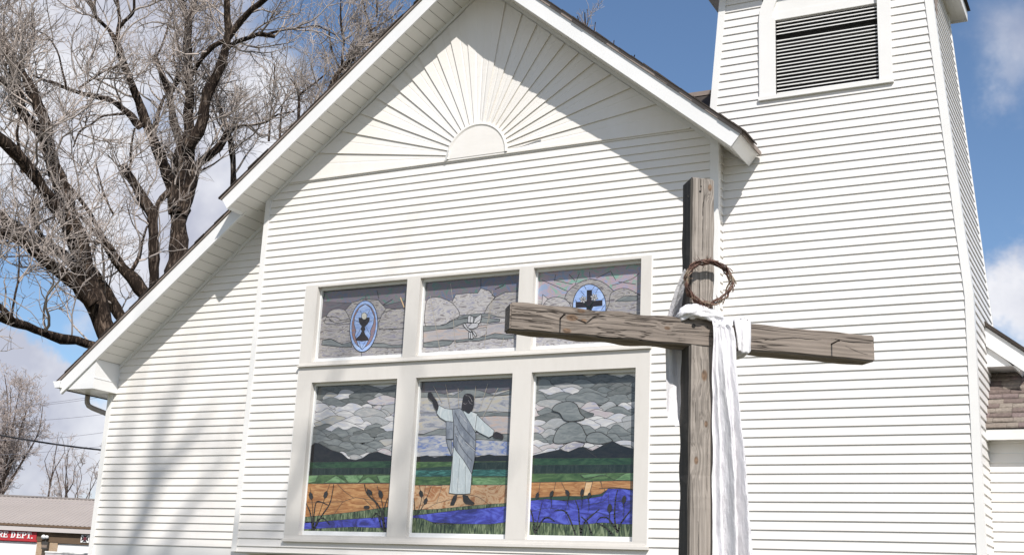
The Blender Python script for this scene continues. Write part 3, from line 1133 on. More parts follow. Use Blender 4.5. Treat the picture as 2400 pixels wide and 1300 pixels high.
P.piece([(60, 1105), (180, 1110), (300, 1122), (400, 1125), (560, 1110), (680, 1120), (800, 1120), (800, 1210), (60, 1210)], 'reed', .004)
cattail(P, [(415, 1190), (405, 1100), (400, 1020), (380, 960)])
cattail(P, [(415, 1190), (440, 1110), (540, 1020)])
cattail(P, [(380, 1190), (330, 1060), (290, 1025), (240, 1030)], None, .02)
cattail(P, [(490, 1190), (460, 1110), (420, 1070)], None, .02)
cattail(P, [(660, 1170), (645, 1080), (650, 960), (665, 890)])
cattail(P, [(665, 1175), (690, 1110), (750, 1030)])
cattail(P, [(630, 1190), (580, 1140), (520, 1110)], None, .02)
cattail(P, [(650, 1150), (600, 1080), (550, 1075), (525, 1100)], None, .016)
cattail(P, [(110, 1180), (130, 1080), (155, 970)], ((128, 905), (118, 950)), .014)
cattail(P, [(110, 1180), (160, 1090), (200, 1075), (240, 1100)], None, .018)
cattail(P, [(105, 1180), (90, 1060), (60, 1000)], None, .018)
for h in (((228, 893), (212, 935)), ((315, 888), (340, 925)), ((432, 880), (422, 925)), ((615, 980), (612, 1040)), ((715, 925), (706, 980)), ((482, 905), (468, 945))):
    cattail(P, [h[1], ((h[0][0] + h[1][0]) / 2, h[1][1] + 40), (h[1][0], h[1][1] + 90)], h, .008)
cchild(P.mb, 'glass', GM, w)

# upper left pane: chalice
w, b = make_window(UP[0], UZ, 3, 'upper left stained glass window with a chalice in a blue oval')
P = Pane(700, 650, 5.907, *b)
P.piece([(250, 150), (1600, 80), (1600, 1150), (250, 1150)], 'agate', 0)
P.piece([(250, 180), (1600, 90), (1600, 420), (1400, 430), (1230, 430), (700, 480), (400, 520), (250, 600)], 'dusk')
P.piece([(350, 200), (1600, 110), (1600, 290), (1210, 380), (640, 350), (350, 340)], 'iris', .006)
P.piece([(640, 460), (740, 350), (900, 300), (1100, 310), (1210, 430), (1130, 560), (1000, 600), (720, 600)], 'agate', .008)
P.piece([(380, 560), (430, 470), (540, 430), (640, 455), (700, 560), (700, 640), (380, 640)], 'agate', .008, smooth=True)
P.piece([(1110, 620), (1160, 500), (1280, 440), (1440, 430), (1600, 500), (1600, 700), (1110, 720)], 'agate', .008)
for q in ([(380, 550), (520, 550), (590, 590), (710, 570)], [(420, 570), (520, 630), (710, 600)], [(1250, 720), (1380, 710), (1600, 680)], [(330, 870), (450, 850), (600, 920), (720, 890)], [(320, 930), (500, 950), (600, 960)], [(620, 940), (720, 890)], [(1040, 910), (1180, 910), (1290, 940), (1600, 920)], [(1085, 180), (1110, 290)], [(1170, 380), (1300, 300)], [(870, 1030), (870, 1100)], [(930, 260), (935, 320)]):
    P.line(q, .008)
P.piece([(330, 870), (450, 855), (600, 925), (720, 895), (740, 960), (600, 960), (500, 950), (320, 930)], 'slate', .006)
P.piece([(1030, 915), (1180, 910), (1290, 940), (1600, 920), (1600, 965), (1290, 970), (1010, 960)], 'slate', .006)
P.line([(1412, 280), (1462, 410)], .016, 'glow', False)
tilt = lambda pts, cx=900, cy=675: [(x - (y - cy) * .07, y) for x, y in pts]
P.piece(tilt(P.ell(903, 675, 192, 355, 36)), 'sky_blue', .010)
P.piece(tilt(P.ell(903, 670, 165, 300, 36)), 'violet', .006)
P.piece(tilt([(903, 365), (980, 420), (1040, 540), (1035, 640), (1000, 740), (1010, 800), (960, 930), (905, 1000), (840, 930), (790, 800), (800, 740), (765, 640), (770, 540), (825, 420)]), 'sky_blue', .008)
for q in ([(850, 450), (890, 530)], [(990, 450), (950, 530)], [(790, 840), (900, 640)], [(1000, 800), (920, 660)], [(870, 990), (840, 890)], [(870, 990), (930, 880)], [(1035, 590), (960, 620)], [(780, 590), (850, 620)]):
    P.line(q, .005)
P.piece([(835, 560), (985, 555), (985, 590), (960, 640), (918, 680), (925, 720), (910, 745), (925, 790), (970, 845), (965, 870), (880, 882), (790, 868), (800, 845), (850, 800), (880, 745), (865, 715), (880, 675), (850, 640), (838, 600)], 'umber', .004)
P.piece(P.ell(911, 535, 37, 48, 24), 'ivory', .006)
cchild(P.mb, 'glass', GM, w)

# upper middle pane: dove
w, b = make_window(UP[1], UZ, 4, 'upper middle stained glass window with a white dove')
P = Pane(950, 620, 5.417, *b)
P.piece([(200, 200), (1500, 120), (1500, 1150), (200, 1150)], 'agate_pale', 0)
P.piece([(200, 220), (1500, 130), (1500, 460), (200, 460)], 'iris', 0)
P.piece([(590, 480), (640, 380), (800, 360), (920, 360), (960, 300), (1060, 330), (1140, 410), (1050, 520), (1000, 620), (760, 640), (680, 640)], 'agate_pale', .008)
P.piece([(260, 520), (300, 430), (420, 415), (530, 450), (620, 510), (690, 640), (560, 720), (480, 760), (260, 780)], 'agate_pale', .008, smooth=True)
P.piece([(1000, 620), (1050, 520), (1150, 410), (1270, 350), (1500, 340), (1500, 680), (1210, 670), (1060, 625)], 'agate', .008)
P.piece([(690, 660), (780, 635), (940, 620), (1070, 625), (1210, 670), (1060, 655), (940, 655), (780, 670), (640, 700)], 'slate', .006)
P.piece([(230, 780), (480, 770), (620, 700), (760, 680), (960, 665), (1200, 690), (1200, 720), (1060, 740), (940, 730), (750, 740), (600, 800), (440, 820), (360, 850), (230, 845)], 'slate', .008)
P.piece([(230, 850), (430, 820), (800, 800), (1040, 760), (1500, 700), (1500, 900), (1130, 880), (900, 930), (620, 960), (470, 955), (230, 990)], 'peach', .007)
P.piece([(230, 995), (380, 965), (620, 965), (560, 1020), (400, 1045), (230, 1045)], 'slate', .007)
P.piece([(630, 960), (830, 935), (1010, 910), (1140, 870), (1380, 900), (1380, 930), (1250, 945), (1100, 930), (930, 965), (800, 965), (650, 985)], 'slate', .007)
P.piece([(840, 830), (1030, 790), (1030, 880), (930, 930), (830, 930)], 'agate_pale', .006)
for q in ([(315, 390), (440, 1080)], [(575, 240), (600, 420)], [(610, 700), (640, 1060)], [(1110, 330), (1040, 760), (1000, 1050)], [(1250, 930), (1210, 1040)], [(1120, 380), (1060, 720)]):
    P.line(q, .0065, 'ray', False)
for q in ([(960, 180), (960, 300)], [(1140, 310), (1250, 260)], [(1100, 380), (1140, 410)]):
    P.line(q, .007)
for q in ([(790, 730), (800, 650), (835, 640), (830, 740)], [(825, 735), (835, 650), (870, 665), (860, 740)], [(870, 740), (890, 680), (960, 630), (970, 640), (955, 720), (920, 745)], [(860, 760), (920, 720), (970, 690), (945, 740), (880, 790)], [(800, 790), (850, 740), (930, 745), (920, 790), (860, 815), (800, 810)], [(735, 745), (765, 750), (790, 800), (850, 845), (830, 855), (780, 820), (745, 780)], [(805, 860), (830, 855), (830, 935), (810, 940)], [(830, 855), (850, 860), (865, 935), (835, 945)], [(850, 845), (880, 850), (915, 905), (890, 910)]):
    P.piece(q, 'white', .008)
cchild(P.mb, 'glass', GM, w)

# upper right pane: cross with lilies
w, b = make_window(UP[2], UZ, 5, 'upper right stained glass window with a dark cross and lilies in a blue oval')
P = Pane(1210, 590, 5.0, *b)
P.piece([(200, 180), (1500, 120), (1500, 1150), (200, 1150)], 'agate_pale', 0)
P.piece([(200, 190), (1500, 130), (1500, 520), (200, 560)], 'iris_bright', 0)
for q in ([(740, 250), (690, 380)], [(860, 235), (865, 320)], [(1105, 225), (1165, 330)], [(1120, 395), (1350, 320), (1440, 250)], [(440, 330), (660, 380)], [(300, 330), (600, 460)], [(940, 310), (1100, 230)], [(1200, 350), (1400, 380)], [(450, 340), (460, 270)], [(620, 265), (690, 340)]):
    P.line(q, .007)
P.piece([(570, 540), (640, 430), (760, 350), (880, 320), (1000, 350), (1100, 420), (1150, 490), (1100, 600), (1060, 760), (600, 760)], 'agate', .008, smooth=True)
P.piece([(290, 640), (360, 560), (470, 530), (580, 560), (640, 640), (660, 800), (250, 800)], 'agate_pale', .008, smooth=True)
P.piece([(1090, 600), (1110, 490), (1190, 440), (1290, 430), (1400, 480), (1500, 560), (1500, 800), (1060, 800)], 'agate', .008, smooth=True)
P.piece([(1160, 580), (1260, 520), (1420, 515), (1420, 570), (1300, 580)], 'slate', .006)
P.piece([(300, 640), (310, 500), (370, 550)], 'rose', .006)
P.piece([(230, 800), (1500, 760), (1500, 1150), (230, 1150)], 'agate_pale', .007)
P.piece(P.ell(858, 640, 195, 260, 36), 'sky_blue', .010)
for q in ([(690, 560), (730, 610)], [(820, 440), (800, 400)], [(920, 400), (890, 450)], [(960, 430), (930, 490)], [(760, 460), (800, 510)], [(1030, 540), (1000, 570)], [(1040, 620), (1000, 680)]):
    P.line(q, .006)
P.piece([(830, 450), (888, 447), (888, 575), (1010, 568), (1010, 630), (905, 640), (885, 670), (900, 860), (830, 860), (825, 650), (700, 652), (700, 590), (830, 582)], 'umber', .004)
for cx, cy in ((788, 560), (915, 535)):
    for k in range(6):
        a = k * 60 + 15
        dx, dy = math.cos(R(a)), math.sin(R(a))
        P.piece([(cx, cy), (cx + dx * 28 - dy * 13, cy + dy * 28 + dx * 13), (cx + dx * 48, cy + dy * 48), (cx + dx * 28 + dy * 13, cy + dy * 28 - dx * 13)], 'white', .004)
P.line([(800, 600), (840, 640), (870, 660)], .010, 'pine')
P.line([(910, 585), (880, 620), (870, 650)], .010, 'pine')
cchild(P.mb, 'glass', GM, w)

# ------------------------------------------------------------------ bell tower
TK = 5.13
TZ = 9.42
TX = lambda z: (-4.94, -1.713) if z < TK else (-4.94 + (z - TK) * .0765, -1.713 - (z - TK) * .0815)
TYf = lambda z: YT if z < TK else YT + (z - TK) * .012
PT = 0.1056
ph_t = at(1780, 1284.6, YT).z
BKY = 16.0
mb = MB()
fT = lambda s, o, z: (s, TYf(z) - o, z)
LX = (-3.90, -2.64)
LZ0, LZ1 = 7.86, 8.875
CX = (-4.105, -2.485)
CZ0 = 7.80
siding(mb, [(0.3, TK, -4.94, -4.94, -1.713, -1.713), (TK, CZ0, *[v for v in (TX(TK)[0], TX(CZ0)[0], TX(TK)[1], TX(CZ0)[1])]),
            (CZ0, TZ, TX(CZ0)[0], TX(TZ)[0], CX[0] + .03, CX[0] + .03), (CZ0, TZ, CX[1] - .03, CX[1] - .03, TX(CZ0)[1], TX(TZ)[1]), (9.5, TZ + .6, CX[0], CX[0], CX[1], CX[1])], PT, ph_t, fT)
siding(mb, [(0.3, TK, YT, YT, BKY, BKY), (TK, TZ, YT, YT, BKY, BKY)], PT, ph_t, lambda s, o, z: (TX(z)[1] + o, s + (TYf(z) - YT) * .5, z))
siding(mb, [(0.3, TK, YT, YT, BKY, BKY), (TK, TZ, YT, YT, BKY, BKY)], PT, ph_t, lambda s, o, z: (TX(z)[0] - o, s + (TYf(z) - YT) * .5, z))
mb.box(-4.93, -1.72, BKY - .02, BKY, 0, TK)
mb.face([(TX(TK)[0], BKY, TK), (TX(TK)[1], BKY, TK), (TX(TZ)[1], BKY, TZ), (TX(TZ)[0], BKY, TZ)])
tower = cbuild(mb, 'bell_tower', m_tower)


def tower_board(side, w, o):
    mb = MB()
    for z0, z1 in ((0.3, TK), (TK, TZ)):
        xs = [TX(z)[1 if side > 0 else 0] for z in (z0 + 1e-6 if z0 == TK else z0, z1 - (1e-6 if z1 == TK else 0))]
        e = .016 * side
        # front leg and side leg of the corner board
        for (a0, a1, ya, yb) in ((-w * side, e, -o, 0.0), (e * .2, e, 0.0, .085)):
            P8 = []
            for z, x in ((z0, xs[0]), (z1, xs[1])):
                yf = TYf(z)
                P8.append([(x + a0, yf + ya, z), (x + a1, yf + ya, z), (x + a1, yf + yb + .002, z), (x + a0, yf + yb + .002, z)])
            lo, hi = P8
            for k in range(4):
                mb.face([lo[k], lo[(k + 1) % 4], hi[(k + 1) % 4], hi[k]])
            mb.face(lo)
            mb.face(hi)
    return mb


cchild(tower_board(1, .075, .024), 'corner_board', m_trim, tower)
cchild(tower_board(-1, .075, .024), 'corner_board', m_trim, tower)
# back corner board of the right side
mb = MB()
for z0, z1 in ((0.3, TK), (TK, TZ)):
    x0, x1 = TX(z0)[1], TX(z1)[1]
    mb.face([(x0 + .02, BKY - .07, z0), (x0 + .02, BKY + .01, z0), (x1 + .02, BKY + .01, z1), (x1 + .02, BKY - .07, z1)])
    mb.face([(x0 + .02, BKY - .07, z0), (x0, BKY - .07, z0), (x1, BKY - .07, z1), (x1 + .02, BKY - .07, z1)])
cchild(mb, 'corner_board', m_trim, tower)
# bare wood where the siding has come away under the eave
mb = MB()
rg = random.Random(2)
pl, pr_ = [], []
for i in range(9):
    z = TZ - .02 - i * .09
    x = TX(z)[1] + .0165
    pl.append((x, YT + .10 + rg.uniform(0, .03) + i * .01, z))
    pr_.append((x, YT + .95 - i * .09 + rg.uniform(-.06, .06), z))
for i in range(8):
    mb.face([pl[i], pr_[i], pr_[i + 1], pl[i + 1]])
cchild(mb, 'bare_boarding', m_bare, tower, label='strip of bare weathered boarding below the tower eave')
# louvre opening
yl = TYf(8.3)
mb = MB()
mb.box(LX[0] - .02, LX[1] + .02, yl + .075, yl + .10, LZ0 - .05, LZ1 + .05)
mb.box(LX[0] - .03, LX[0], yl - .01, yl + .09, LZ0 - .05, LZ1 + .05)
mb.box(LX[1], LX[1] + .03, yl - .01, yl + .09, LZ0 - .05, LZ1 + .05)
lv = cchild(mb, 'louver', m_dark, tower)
mb = MB()
zz = LZ0 + .018
k = 0
while zz < LZ1 - .03:
    if k != 16:
        d = random.Random(k).uniform(-.004, .004)
        x0, x1 = LX[0] + .004, LX[1] - .004
        a, b_ = (yl + .006, zz + d), (yl + .03, zz + .008)
        th = .0125
        mb.face([(x0, a[0], a[1]), (x1, a[0], a[1] - d), (x1, b_[0], b_[1]), (x0, b_[0], b_[1])])
        mb.face([(x0, a[0], a[1] + th), (x1, a[0], a[1] + th - d), (x1, b_[0], b_[1] + th), (x0, b_[0], b_[1] + th)])
        mb.face([(x0, a[0], a[1]), (x1, a[0], a[1] - d), (x1, a[0], a[1] + th - d), (x0, a[0], a[1] + th)])
    zz += .0472
    k += 1
cchild(mb, 'slats', m_trim, lv)
mb = MB()
ya, yb_ = yl - .045, yl + .05
mb.box(CX[0], LX[0], ya, yb_, CZ0 + .05, LZ1 + .03)
mb.box(LX[1], CX[1], ya, yb_, CZ0 + .05, LZ1 + .42)
mb.box(CX[0] - .01, CX[1] + .01, ya - .012, yb_, CZ0, CZ0 + .0495)
mb.box(LX[0], LX[1], ya + .03, yb_, LZ1, LZ1 + .10)
cchild(mb, 'louver_casing', m_trim, tower)
mb = MB()
xc = (CX[0] + CX[1]) / 2
ro = (CX[1] - CX[0]) / 2
ri = ro - .17
n = 24
zc = LZ1 + .03
for i in range(n):
    a, b_ = math.pi * i / n, math.pi * (i + 1) / n
    mb.prism([(xc + math.cos(t_) * r_, zc + math.sin(t_) * r_ * .85) for t_, r_ in ((a, ri), (b_, ri), (b_, ro), (a, ro))], ya + .001, yb_)
mb.prism([(xc + math.cos(math.pi * i / n) * ri, zc + math.sin(math.pi * i / n) * ri * .85) for i in range(n + 1)], ya + .034, yb_)
cchild(mb, 'arch_panel', m_trim, tower)
# top of the tower: eaves with soffit and the roof above
mb = MB()
e = .21
x0, x1 = TX(TZ)
mb.box(x0 - e, x1 + e, YT - e + .05, BKY + e, TZ, TZ + .035)
mb.box(x0 - e - .01, x1 + e + .01, YT - e + .03, YT - e + .05, TZ - .02, TZ + .14)
mb.box(x0 - e - .01, x1 + e + .01, BKY + e, BKY + e + .02, TZ - .02, TZ + .14)
mb.box(x0 - e - .01, x0 - e, YT - e + .05, BKY + e, TZ - .02, TZ + .14)
mb.box(x1 + e, x1 + e + .01, YT - e + .05, BKY + e, TZ - .02, TZ + .14)
mb.box(x1 + e * .45, x1 + e * .5, YT - .1, BKY + .1, TZ - .006, TZ)
cchild(mb, 'eaves', m_soffit, tower)
mb = MB()
ap = ((x0 + x1) / 2, (YT + BKY) / 2, TZ + 3.6)
cs = [(x0 - e - .05, YT - e, TZ + .14), (x1 + e + .05, YT - e, TZ + .14), (x1 + e + .05, BKY + e + .05, TZ + .14), (x0 - e - .05, BKY + e + .05, TZ + .14)]
for k in range(4):
    mb.face([cs[k], cs[(k + 1) % 4], ap])
mb.face(cs)
cchild(mb, 'spire_roof', m_shingle_dark, tower)

# ------------------------------------------------------------------ right wing behind the tower
YR, YRB = 14.95, 15.13
mb = MB()
ph_r = at(2340, 1000 + 560 / 4.333, YR).z
siding(mb, [(0.3, 3.66, -1.72, -1.72, 2.4, 2.4)], .1075, ph_r, lambda s, o, z: (s, YR - o, z))
a = at(2305, 757, YRB)
slp = -0.80
zr2 = lambda x: a.z + slp * (x - a.x)
siding(mb, [(3.6, zr2(-.9) - .12, -1.72, -1.72, -.9, -.9), (zr2(-.9) - .12, zr2(-1.7) - .12, -1.72, -1.72, -.9, -1.7)], .1075, ph_r, lambda s, o, z: (s, YRB + .45 - o, z))
mb.box(2.3, 2.4, YR, YBACK, 0, 3.6)
cbuild(mb, 'side_wing_wall', m_siding)
mb = MB()
xe2 = at(2410, 855, YRB).x
P = [(-1.70, zr2(-1.70) - .03), (xe2, zr2(xe2) - .03), (xe2, zr2(xe2) - .26), (-1.70, zr2(-1.70) - .26)]
mb.prism(P, YRB, YRB + .03)
cbuild(mb, 'bargeboard', m_fascia)
mb = MB()
mb.prism([(-1.70, zr2(-1.7) + .03), (xe2 + .06, zr2(xe2 + .06) + .03), (xe2 + .06, zr2(xe2 + .06) - .02), (-1.70, zr2(-1.70) - .02)], YRB - .03, YBACK)
cbuild(mb, 'side_roof', m_shingle_dark)
mb = MB()
zb2 = at(2330, 857, YRB).z
mb.prism([(-1.71, zb2), (xe2 - .06, zb2), (xe2 - .1, zr2(xe2) - .22), (-1.71, zr2(-1.71) - .2)], YRB + .04, YRB + .46)
cbuild(mb, 'eave_return', m_fascia)
# shingled skirt roof
mb = MB()
zt_, zb_ = at(2320, 862, YRB + .45).z - .05, at(2312, 1001, 14.72).z
yt_, ybm = YRB + .45, 14.72
rg = random.Random(8)
nr = 12
for r in range(nr):
    f0, f1 = r / nr, (r + 1) / nr
    y0, y1 = ybm + (yt_ - ybm) * f0, ybm + (yt_ - ybm) * f1 + .03
    z0, z1 = zb_ + (zt_ - zb_) * f0 + .012, zb_ + (zt_ - zb_) * f1 + .010
    x = -1.70 - rg.uniform(0, .15)
    while x < 2.5:
        wdt = rg.uniform(.10, .26)
        mi = rg.choice([0, 0, 1, 2])
        h = rg.uniform(.0, .008)
        xx0 = max(x, -1.705)
        if x + wdt > xx0 + .01:
            dz_ = rg.uniform(-.006, .006)
            mb.face([(xx0, y0, z0 + h + dz_), (x + wdt - .003, y0, z0 + h + dz_), (x + wdt - .003, y1, z1 + h), (xx0, y1, z1 + h)], mi)
            mb.face([(xx0, y0, z0 - .014 + dz_), (x + wdt - .003, y0, z0 - .014 + dz_), (x + wdt - .003, y0, z0 + h + dz_), (xx0, y0, z0 + h + dz_)], mi)
        x += wdt
mb.prism([(ybm + .01, zb_ - .02), (yt_, zt_ - .03), (yt_, zb_ - .02)], -1.71, 2.45, fn=lambda x, y, z: (y, x, z), mi=1)
cbuild(mb, 'skirt_roof', m_tabs)
mb = MB()
fb = at(2312, 1030, 14.73).z
mb.box(-1.705, 2.45, 14.735, 14.76, fb, zb_ - .021)
mb.box(-1.705, 2.45, 14.76, YR, fb + .02, fb + .035)
cbuild(mb, 'skirt_fascia', m_soffit)

# ------------------------------------------------------------------ wooden cross
UA = R(38.63)
U = Vector((math.cos(UA), math.sin(UA), 0))
N = Vector((math.sin(UA), -math.cos(UA), 0))          # outwards, towards the viewer
TH = 0.14
ENDL = Vector((-2.8356, 5.3858, 2.9932))              # front face centre at the left end of the beam
ENDR = Vector((-1.2989, 6.6138, 2.9932))


def wood_mat(name, tone, seed, knots, crack=0.5, mildew_shade=False):
    m, t, b = material(name)
    tc = t.new('ShaderNodeTexCoord').outputs['Object']
    p = t.vmath('ADD', tc, (seed * 1.37, seed * .71, seed * 2.3))
    # knots bend the grain round themselves
    knotmask = None
    push = None
    for kx, ky, kz, kr in knots:
        d = t.vmath('DISTANCE', t.vmath('MULTIPLY', tc, (0.55, 1.0, 1.0)), (kx * .55, ky, kz))
        mk = t.maprange(d, kr * .55, kr * 1.0, 1.0, 0.0)
        halo = t.maprange(d, kr * .8, kr * 4.0, 1.0, 0.0)
        knotmask = mk if knotmask is None else t.math('MAXIMUM', knotmask, mk)
        push = halo if push is None else t.math('MAXIMUM', push, halo)
    pv = p
    if push is not None:
        off = t.new('ShaderNodeCombineXYZ')
        t.link(t.math('MULTIPLY', push, 0.0), off.inputs[0])
        t.link(t.math('MULTIPLY', push, 0.010), off.inputs[1])
        t.link(t.math('MULTIPLY', push, 0.016), off.inputs[2])
        pv = t.vmath('ADD', p, off.outputs[0])
    lowf = t.noise(t.mapping(pv, (0.9, 3, 3)), 1.5, 3)
    wv = t.new('ShaderNodeTexWave', wave_type='RINGS', rings_direction='X')
    wv.inputs['Scale'].default_value = 13.0
    wv.inputs['Distortion'].default_value = 3.2
    wv.inputs['Detail'].default_value = 3.0
    wv.inputs['Detail Scale'].default_value = 1.2
    t.link(t.mapping(pv, (0.16, 1.0, 1.0), (0, .21, .33)), wv.inputs['Vector'])
    fine = t.noise(t.mapping(pv, (2.2, 95, 95)), 1.6, 5, 0.65)
    streak = t.noise(t.mapping(pv, (0.7, 16, 16)), 1.4, 4, 0.6)
    g = t.math('ADD', t.math('MULTIPLY', wv.outputs[1], .16), t.math('ADD', t.math('MULTIPLY', fine.outputs[0], .55), t.math('MULTIPLY', streak.outputs[0], .45)))
    g = t.math('ADD', g, t.math('MULTIPLY', lowf.outputs[0], .36))
    c = t.ramp(t.math('MULTIPLY', g, .72), [(0.33, [x * .38 for x in tone]), (0.45, [x * .76 for x in tone]), (0.55, tone), (0.70, [min(1, x * 1.4) for x in tone])])
    ck = t.noise(t.mapping(pv, (0.35, 26, 26)), 1.0, 3, .5)
    ckm = t.math('MULTIPLY', t.maprange(t.math('ABSOLUTE', t.math('SUBTRACT', ck.outputs[0], .46)), 0.0, .022, 1.0, 0.0), crack)
    c = t.mix(ckm, c, (0.022, 0.017, 0.013))
    if mildew_shade:
        # mildewed left side; the shade it lies in is painted on too
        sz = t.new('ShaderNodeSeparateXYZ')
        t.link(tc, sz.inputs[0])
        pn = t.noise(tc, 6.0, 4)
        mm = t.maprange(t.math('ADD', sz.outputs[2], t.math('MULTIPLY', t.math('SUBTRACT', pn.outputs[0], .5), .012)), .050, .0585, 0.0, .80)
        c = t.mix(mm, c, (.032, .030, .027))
    if knotmask is not None:
        kc = t.ramp(t.noise(t.mapping(tc, (20, 40, 40)), 1.5, 3).outputs[0], [(.35, (.075, .045, .028)), (.65, (.25, .16, .10))])
        c = t.mix(t.math('MULTIPLY', knotmask, .85), c, kc)
    t.link(c, b.inputs['Base Color'])
    b.inputs['Roughness'].default_value = 0.85
    b.inputs['Specular IOR Level'].default_value = 0.2
    bn = t.new('ShaderNodeBump')
    bn.inputs['Strength'].default_value = 0.7
    bn.inputs['Distance'].default_value = 0.004
    hh = t.math('SUBTRACT', g, t.math('MULTIPLY', ckm, 1.2))
    t.link(hh, bn.inputs['Height'])
    t.link(bn.outputs[0], b.inputs['Normal'])
    return m


def timber(length, w, h, seed):
    """long axis X from 0; width along Y (0 front .. w back); height along Z centred; worn uneven edges"""
    bm = bmesh.new()
    bmesh.ops.create_cube(bm, size=1.0)
    for v in bm.verts:
        v.co = Vector(((v.co.x + .5) * length, (v.co.y + .5) * w, v.co.z * h))
    bmesh.ops.bevel(bm, geom=list(bm.edges), offset=.007, segments=2, affect='EDGES')
    lng = [e for e in bm.edges if abs((e.verts[0].co - e.verts[1].co).x) > length * .8]
    bmesh.ops.subdivide_edges(bm, edges=lng, cuts=70, use_grid_fill=True)
    rg = random.Random(seed)
    ph = [(rg.uniform(3, 30), rg.uniform(0, 6), rg.uniform(.0002, .0009)) for _ in range(14)]
    for v in bm.verts:
        cy, cz = v.co.y - w / 2, v.co.z
        d = sum(a * math.sin(f * v.co.x + p + 3 * (cy > 0) + 5 * (cz > 0)) for f, p, a in ph)
        edge = 1.0 if abs(abs(cy) - w / 2) < .008 and abs(abs(cz) - h / 2) < .008 else .35
        k = 1 + d * edge * 14
        v.co.y = w / 2 + cy * k
        v.co.z = cz * k
    bmesh.ops.recalc_face_normals(bm, faces=bm.faces)
    me = bpy.data.meshes.new('timber')
    bm.to_mesh(me)
    bm.free()
    return me


# local frames: beam X along U, Y = -N (into the wood), Z up
BL = (ENDR - ENDL).length
RB = Matrix((U, -N, Vector((0, 0, 1)))).transposed().to_4x4()
cl = lambda px, py, n0=0.0: RB.to_3x3().transposed() @ (onplane(px, py, ENDL + N * n0, N) - ENDL)     # local coords on the front face
pA, pB = cl(1615.5, 880), cl(1672.5, 880)
PXC = (pA.x + pB.x) / 2
PW = pB.x - pA.x
topz = cl(1640, 416).z + ENDL.z
pbase = ENDL + U * PXC - N * (TH / 2)
cross = empty('wooden_cross', (pbase.x, pbase.y, 0), 'weathered grey timber cross hung with white cloth and a crown of thorns', 'cross')
kn = [cl(1651, 879), cl(1632, 1078), cl(1655, 993), cl(1664, 440)]
# post local frame: X up, Y = -N, Z = -U
RP = Matrix((Vector((0, 0, 1)), -N, -U)).transposed().to_4x4()
PO = ENDL + U * PXC
PO.z = 0
pk = []
for k_, r_ in zip(kn, (.020, .014, .012, .014)):
    w_ = ENDL + U * k_.x + Vector((0, 0, k_.z))
    l_ = RP.to_3x3().transposed() @ (w_ - PO)
    pk.append((l_.x, l_.y, l_.z, r_))
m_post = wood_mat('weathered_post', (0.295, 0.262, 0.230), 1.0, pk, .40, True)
me = timber(topz, TH, PW, 4)
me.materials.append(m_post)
post = bpy.data.objects.new('upright_post', me)
COL.objects.link(post)
RPm = RP.copy()
RPm.translation = PO
post.parent = cross
post.matrix_parent_inverse = Matrix.Translation(-Vector(cross.location))
post.matrix_basis = RPm
bk = [(*cl(1340, 745), .022), (*cl(1328, 775), .016), (*cl(1368, 751), .012), (*cl(1563, 769), .012), (*cl(1362, 728), .015)]
m_beam = wood_mat('weathered_beam', (0.228, 0.192, 0.163), 2.0, bk, .85)
me = timber(BL, TH, TH, 9)
me.materials.append(m_beam)
beam = bpy.data.objects.new('crossbeam', me)
COL.objects.link(beam)
RBm = RB.copy()
RBm.translation = ENDL + N * .004
beam.parent = cross
beam.matrix_parent_inverse = Matrix.Translation(-Vector(cross.location))
beam.matrix_basis = RBm
# splits in the beam
m_crack = basic('wood_split', (0.012, 0.009, 0.007), 1.0, 0.2, 30)


def split(mb, pts, wpx, off=-.0008):
    """dark split; in the local frame of the beam"""
    q = [cl(1140 + x / 2.5, 380 + y / 2.5) for x, y in pts]
    q2 = curve2([(v.x, v.z) for v in q], False, 5)
    rg = random.Random(int(pts[0][0]))
    n_ = len(q2)
    row = []
    for i, (x, z) in enumerate(q2):
        w_ = wpx * (.25 + .75 * math.sin(math.pi * min(1, max(0, (i + .5) / n_))) ** .6) * rg.uniform(.6, 1.3)
        z += rg.uniform(-.0012, .0012)
        row.append([(x, off, z - w_ / 2), (x, off, z + w_ / 2)])
    mb.grid(row)


for pts, w_ in (([(135, 862), (230, 880), (350, 876), (425, 882)], .004), ([(140, 908), (240, 915), (430, 935)], .002), ([(140, 945), (300, 965), (430, 975)], .0022), ([(505, 910), (560, 932), (590, 938), (630, 908), (700, 903)], .005), ([(640, 912), (780, 935), (900, 952), (1050, 965), (1330, 985)], .003), ([(760, 928), (900, 930), (1040, 950)], .002), ([(930, 985), (1100, 990), (1320, 1000)], .0015),
                ([(1552, 1062), (1620, 1045), (1770, 1028), (1890, 1036), (1960, 1040)], .003), ([(2000, 1030), (2120, 1050), (2255, 1058)], .003), ([(1560, 1068), (1600, 1078), (1640, 1080)], .002), ([(2100, 1075), (2200, 1120), (2270, 1130)], .002), ([(150, 840), (200, 848), (300, 852)], .002)):
    mb = MB()
    split(mb, pts, w_)
    mb.build('split', m_crack, beam)
for px, py in ((1625, 763.5), (1661, 766.5), (1645.5, 797)):
    c = cl(px, py)
    mb = MB()
    mb.tube([(c.x, .006, c.z), (c.x, -.0015, c.z)], [.0105, .0105], 14)
    mb.build('bolt_hole', m_dark, beam)
for px, py in ((1312.5, 746.5), (1948, 806)):
    c = cl(px, py)
    mb = MB()
    mb.tube([(c.x, .02, c.z), (c.x, -.012, c.z), (c.x + .001, -.05, c.z + .002), (c.x + .001, -.083, c.z + .003)], [.0042, .0042, .0038, .0036], 8)
    mb.tube([(c.x + .001, -.083, c.z + .003), (c.x + .001, -.088, c.z + .003)], [.0065, .006], 8)
    mb.build('spike', m_iron, beam, True)
